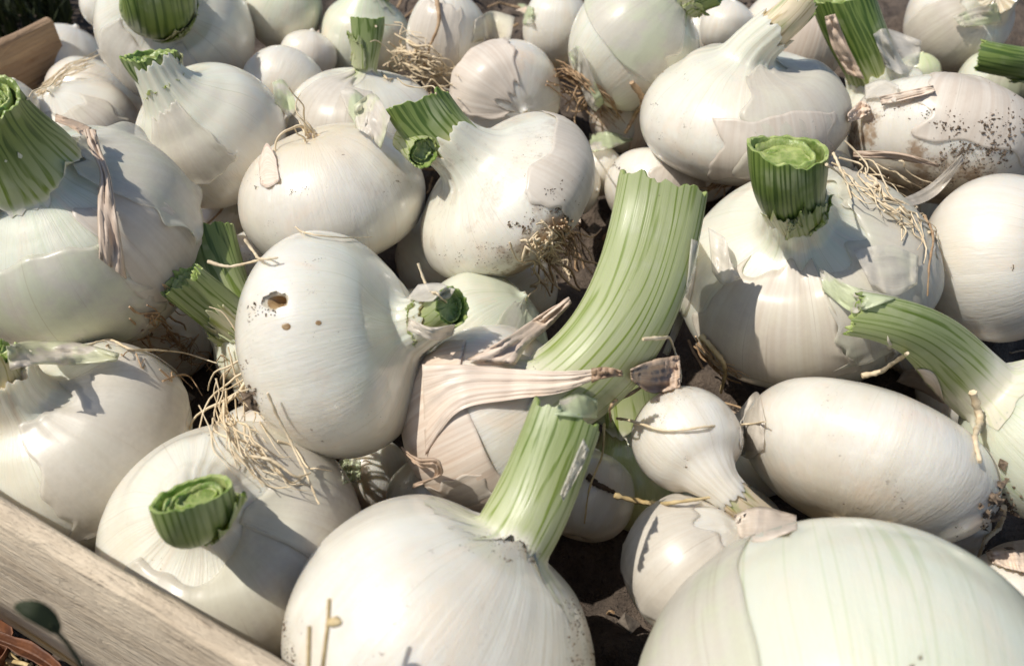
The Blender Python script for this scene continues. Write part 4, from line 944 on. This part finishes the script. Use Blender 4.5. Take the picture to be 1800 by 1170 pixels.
# litter on the crate bottom: skin flakes, root bits, pebbles
q = np.random.default_rng(77); m1, m2, m3 = MB(), MB(), MB()
for i in range(900):
    a, b = q.uniform(.01, .58), q.uniform(.01, .48); p = np.array([*(corner + fd * a + ln * b), -.031 + q.uniform(0, .005)])
    if i % 3 == 0:
        s = q.uniform(.002, .009); th = q.uniform(0, 6.3); d = np.array([math.cos(th), math.sin(th), q.normal() * .3]) * s; e = np.array([-math.sin(th), math.cos(th), q.normal() * .4]) * s * q.uniform(.2, .6)
        m1.add([p - d, p - .3 * d + e, p + .5 * d + e * .7 + [0, 0, s * .3], p + d, p + .4 * d - e, p - .5 * d - e * .8 + [0, 0, s * .25]], [(0, 1, 5), (1, 2, 4, 5), (2, 3, 4)])
    elif i % 3 == 1:
        d = q.normal(size=3) * [1, 1, .25]; d = nrm(d); pts = [p]
        for j in range(5): d = nrm(d + q.normal(size=3) * .35 * [1, 1, .5]); pts.append(pts[-1] + d * q.uniform(.002, .007))
        m2.tube(catmull(np.array(pts), 10), q.uniform(.0003, .0007), 5)
    else:
        s = q.uniform(.001, .004); V = q.normal(size=(6, 3)) * .15 + np.array([(1, 0, 0), (-1, 0, 0), (0, 1, 0), (0, -1, 0), (0, 0, .7), (0, 0, -.7)])
        m3.add(p + V * s, [(0, 2, 4), (2, 1, 4), (1, 3, 4), (3, 0, 4), (2, 0, 5), (1, 2, 5), (3, 1, 5), (0, 3, 5)])
for m, n_, mt in ((m1, 'skin_flakes', M_PAPER), (m2, 'root_bits', M_DROOT), (m3, 'pebbles', M_PEB)):
    o = m.build(n_, mt, smooth=False); o['kind'] = 'stuff'; props(o, tan=1., brown=.4)

# ------------------------------------------------------------------ outside the crate
m = MB()
for i in range(260):
    x, y = q.uniform(-60, 190), q.uniform(1070, 1230); p = at_z(x, y, GZ + q.uniform(0, .004)); th = q.uniform(0, 6.3); d = np.array([math.cos(th), math.sin(th), q.normal() * .25]); pts = [p]
    for j in range(4): d = nrm(d + q.normal(size=3) * .2); pts.append(pts[-1] + d * q.uniform(.003, .009))
    if min((np.array(pts)[:, :2] - fa) @ fin) > -.006 or max((np.array(pts)[:, :2] - fa) @ fin) > -.006: continue
    m.tube(catmull(np.array(pts), 8), q.uniform(.0003, .0008), 5)
o = m.build('dry_grass', M_STRAW); o['kind'] = 'stuff'
m = MB()
for i in range(420):
    x, y = q.uniform(-60, 130), q.uniform(-90, 75); p = at_z(x, y, GZ)
    if (p[:2] - corner) @ fd > -.012: continue
    hgt = q.uniform(.02, .06); th = q.uniform(0, 6.3); w_ = .0016; dx = np.array([math.cos(th), math.sin(th), 0]) * w_; ln_ = q.normal(size=3) * [.4, .4, 0]
    V = []
    for t_ in (0, .35, .7, 1.): c_ = p + np.array([0, 0, hgt * t_]) + ln_ * hgt * t_ ** 2; V += [c_ - dx * (1 - t_ * .9), c_ + dx * (1 - t_ * .9)]
    m.add(V, [(0, 1, 3, 2), (2, 3, 5, 4), (4, 5, 7, 6)])
o = m.build('grass', M_LEAF); o['kind'] = 'stuff'
def ground_leaf(pts, w, mat, label, name, seed, lift=.006):
    P = np.array([at_z(x, y, GZ + z) for x, y, z in pts]); P = catmull(P, 16); t = np.linspace(0, 1, 16)
    T = np.gradient(P, axis=0); T /= np.linalg.norm(T, axis=1)[:, None]; Sd = np.cross(T, [0, 0, 1.])
    ww = w * np.sin(np.pi * np.clip(t * .96 + .03, 0, 1)) ** .7 * (1 + .12 * Wob(seed, 2, 9, .5)(t * 6))
    qq = np.linspace(-1, 1, 9); X = P[:, None] + Sd[:, None] * (ww[:, None] * qq[None])[..., None] + np.array([0, 0, 1.]) * (lift * abs(qq) ** 1.6 + .0003 * Wob(seed + 1, 2, 8, .4)(qq * 3))[None, :, None]
    m = MB(); m.grid(X, 0, None, closed=False); o = loose(name, m, mat, label, 'leaf'); solid(o, .0003); return o
ground_leaf([(-40, 1085, .004), (-5, 1110, .005), (12, 1140, .005), (0, 1185, .003)], .0042, M_DEAD, 'rust-red dead leaf on the ground outside the near crate board', 'dead_leaf', 5)
ground_leaf([(-40, 1110, .02), (60, 1150, .018), (130, 1200, .016)], .0020, M_DEAD, 'narrow brown leaf blade on the ground outside the near crate board', 'dead_leaf', 6, .002)
# a weed seedling standing in front of the board
rt_d = depth_z(60, 1100, .0)
def dp(x, y, d): return at_depth(x, y, d)
sprig = thing('seedling', 'out-of-focus dark green seedling leaf in front of the near crate board', 'plant', dp(190, 1240, .135))
m = MB(); m.tube(catmull(np.array([dp(190, 1240, .135), dp(150, 1180, .132), dp(118, 1130, .130), dp(88, 1098, .128)]), 14), .0003, 6)
m.build('stalk', M_LEAF, sprig)
P = catmull(np.array([dp(104, 1114, .129), dp(82, 1096, .128), dp(56, 1080, .127), dp(28, 1070, .127)]), 14); t = np.linspace(0, 1, 14)
ww = .0014 * np.sin(np.pi * np.clip(t * .94 + .05, 0, 1)) ** .6; Sd = nrm(np.cross(P[-1] - P[0], ray(60, 1085))); qq = np.linspace(-1, 1, 7)
m = MB(); m.grid(P[:, None] + Sd * (ww[:, None] * qq)[..., None] + UP * (.0008 * qq ** 2)[None, :, None], 0, None, closed=False); solid(m.build('leaf', M_LEAF, sprig), .0004)
# two dry grass stalks rising in front of the big glossy onion
for pts, lab in (([(538, 1240, .150), (542, 1170, .150), (544, 1100, .150)], 'short dry grass stalk in front of the big glossy onion'),
                 ([(560, 1240, .152), (570, 1150, .152), (577, 1090, .152), (579, 1052, .152)], 'taller dry grass stalk with a side bud in front of the big glossy onion')):
    m = MB(); P = np.array([dp(*p) for p in pts]); m.tube(catmull(P, 12), .00042, 6)
    if len(pts) == 4: m.tube(catmull(np.array([dp(575, 1098, .152), dp(588, 1092, .151), dp(600, 1095, .150)]), 6), np.array([.0004, .0006, .0009, .0010, .0008, .0003]), 6)
    loose('grass_stalk', m, M_STRAW, lab, 'stalk')
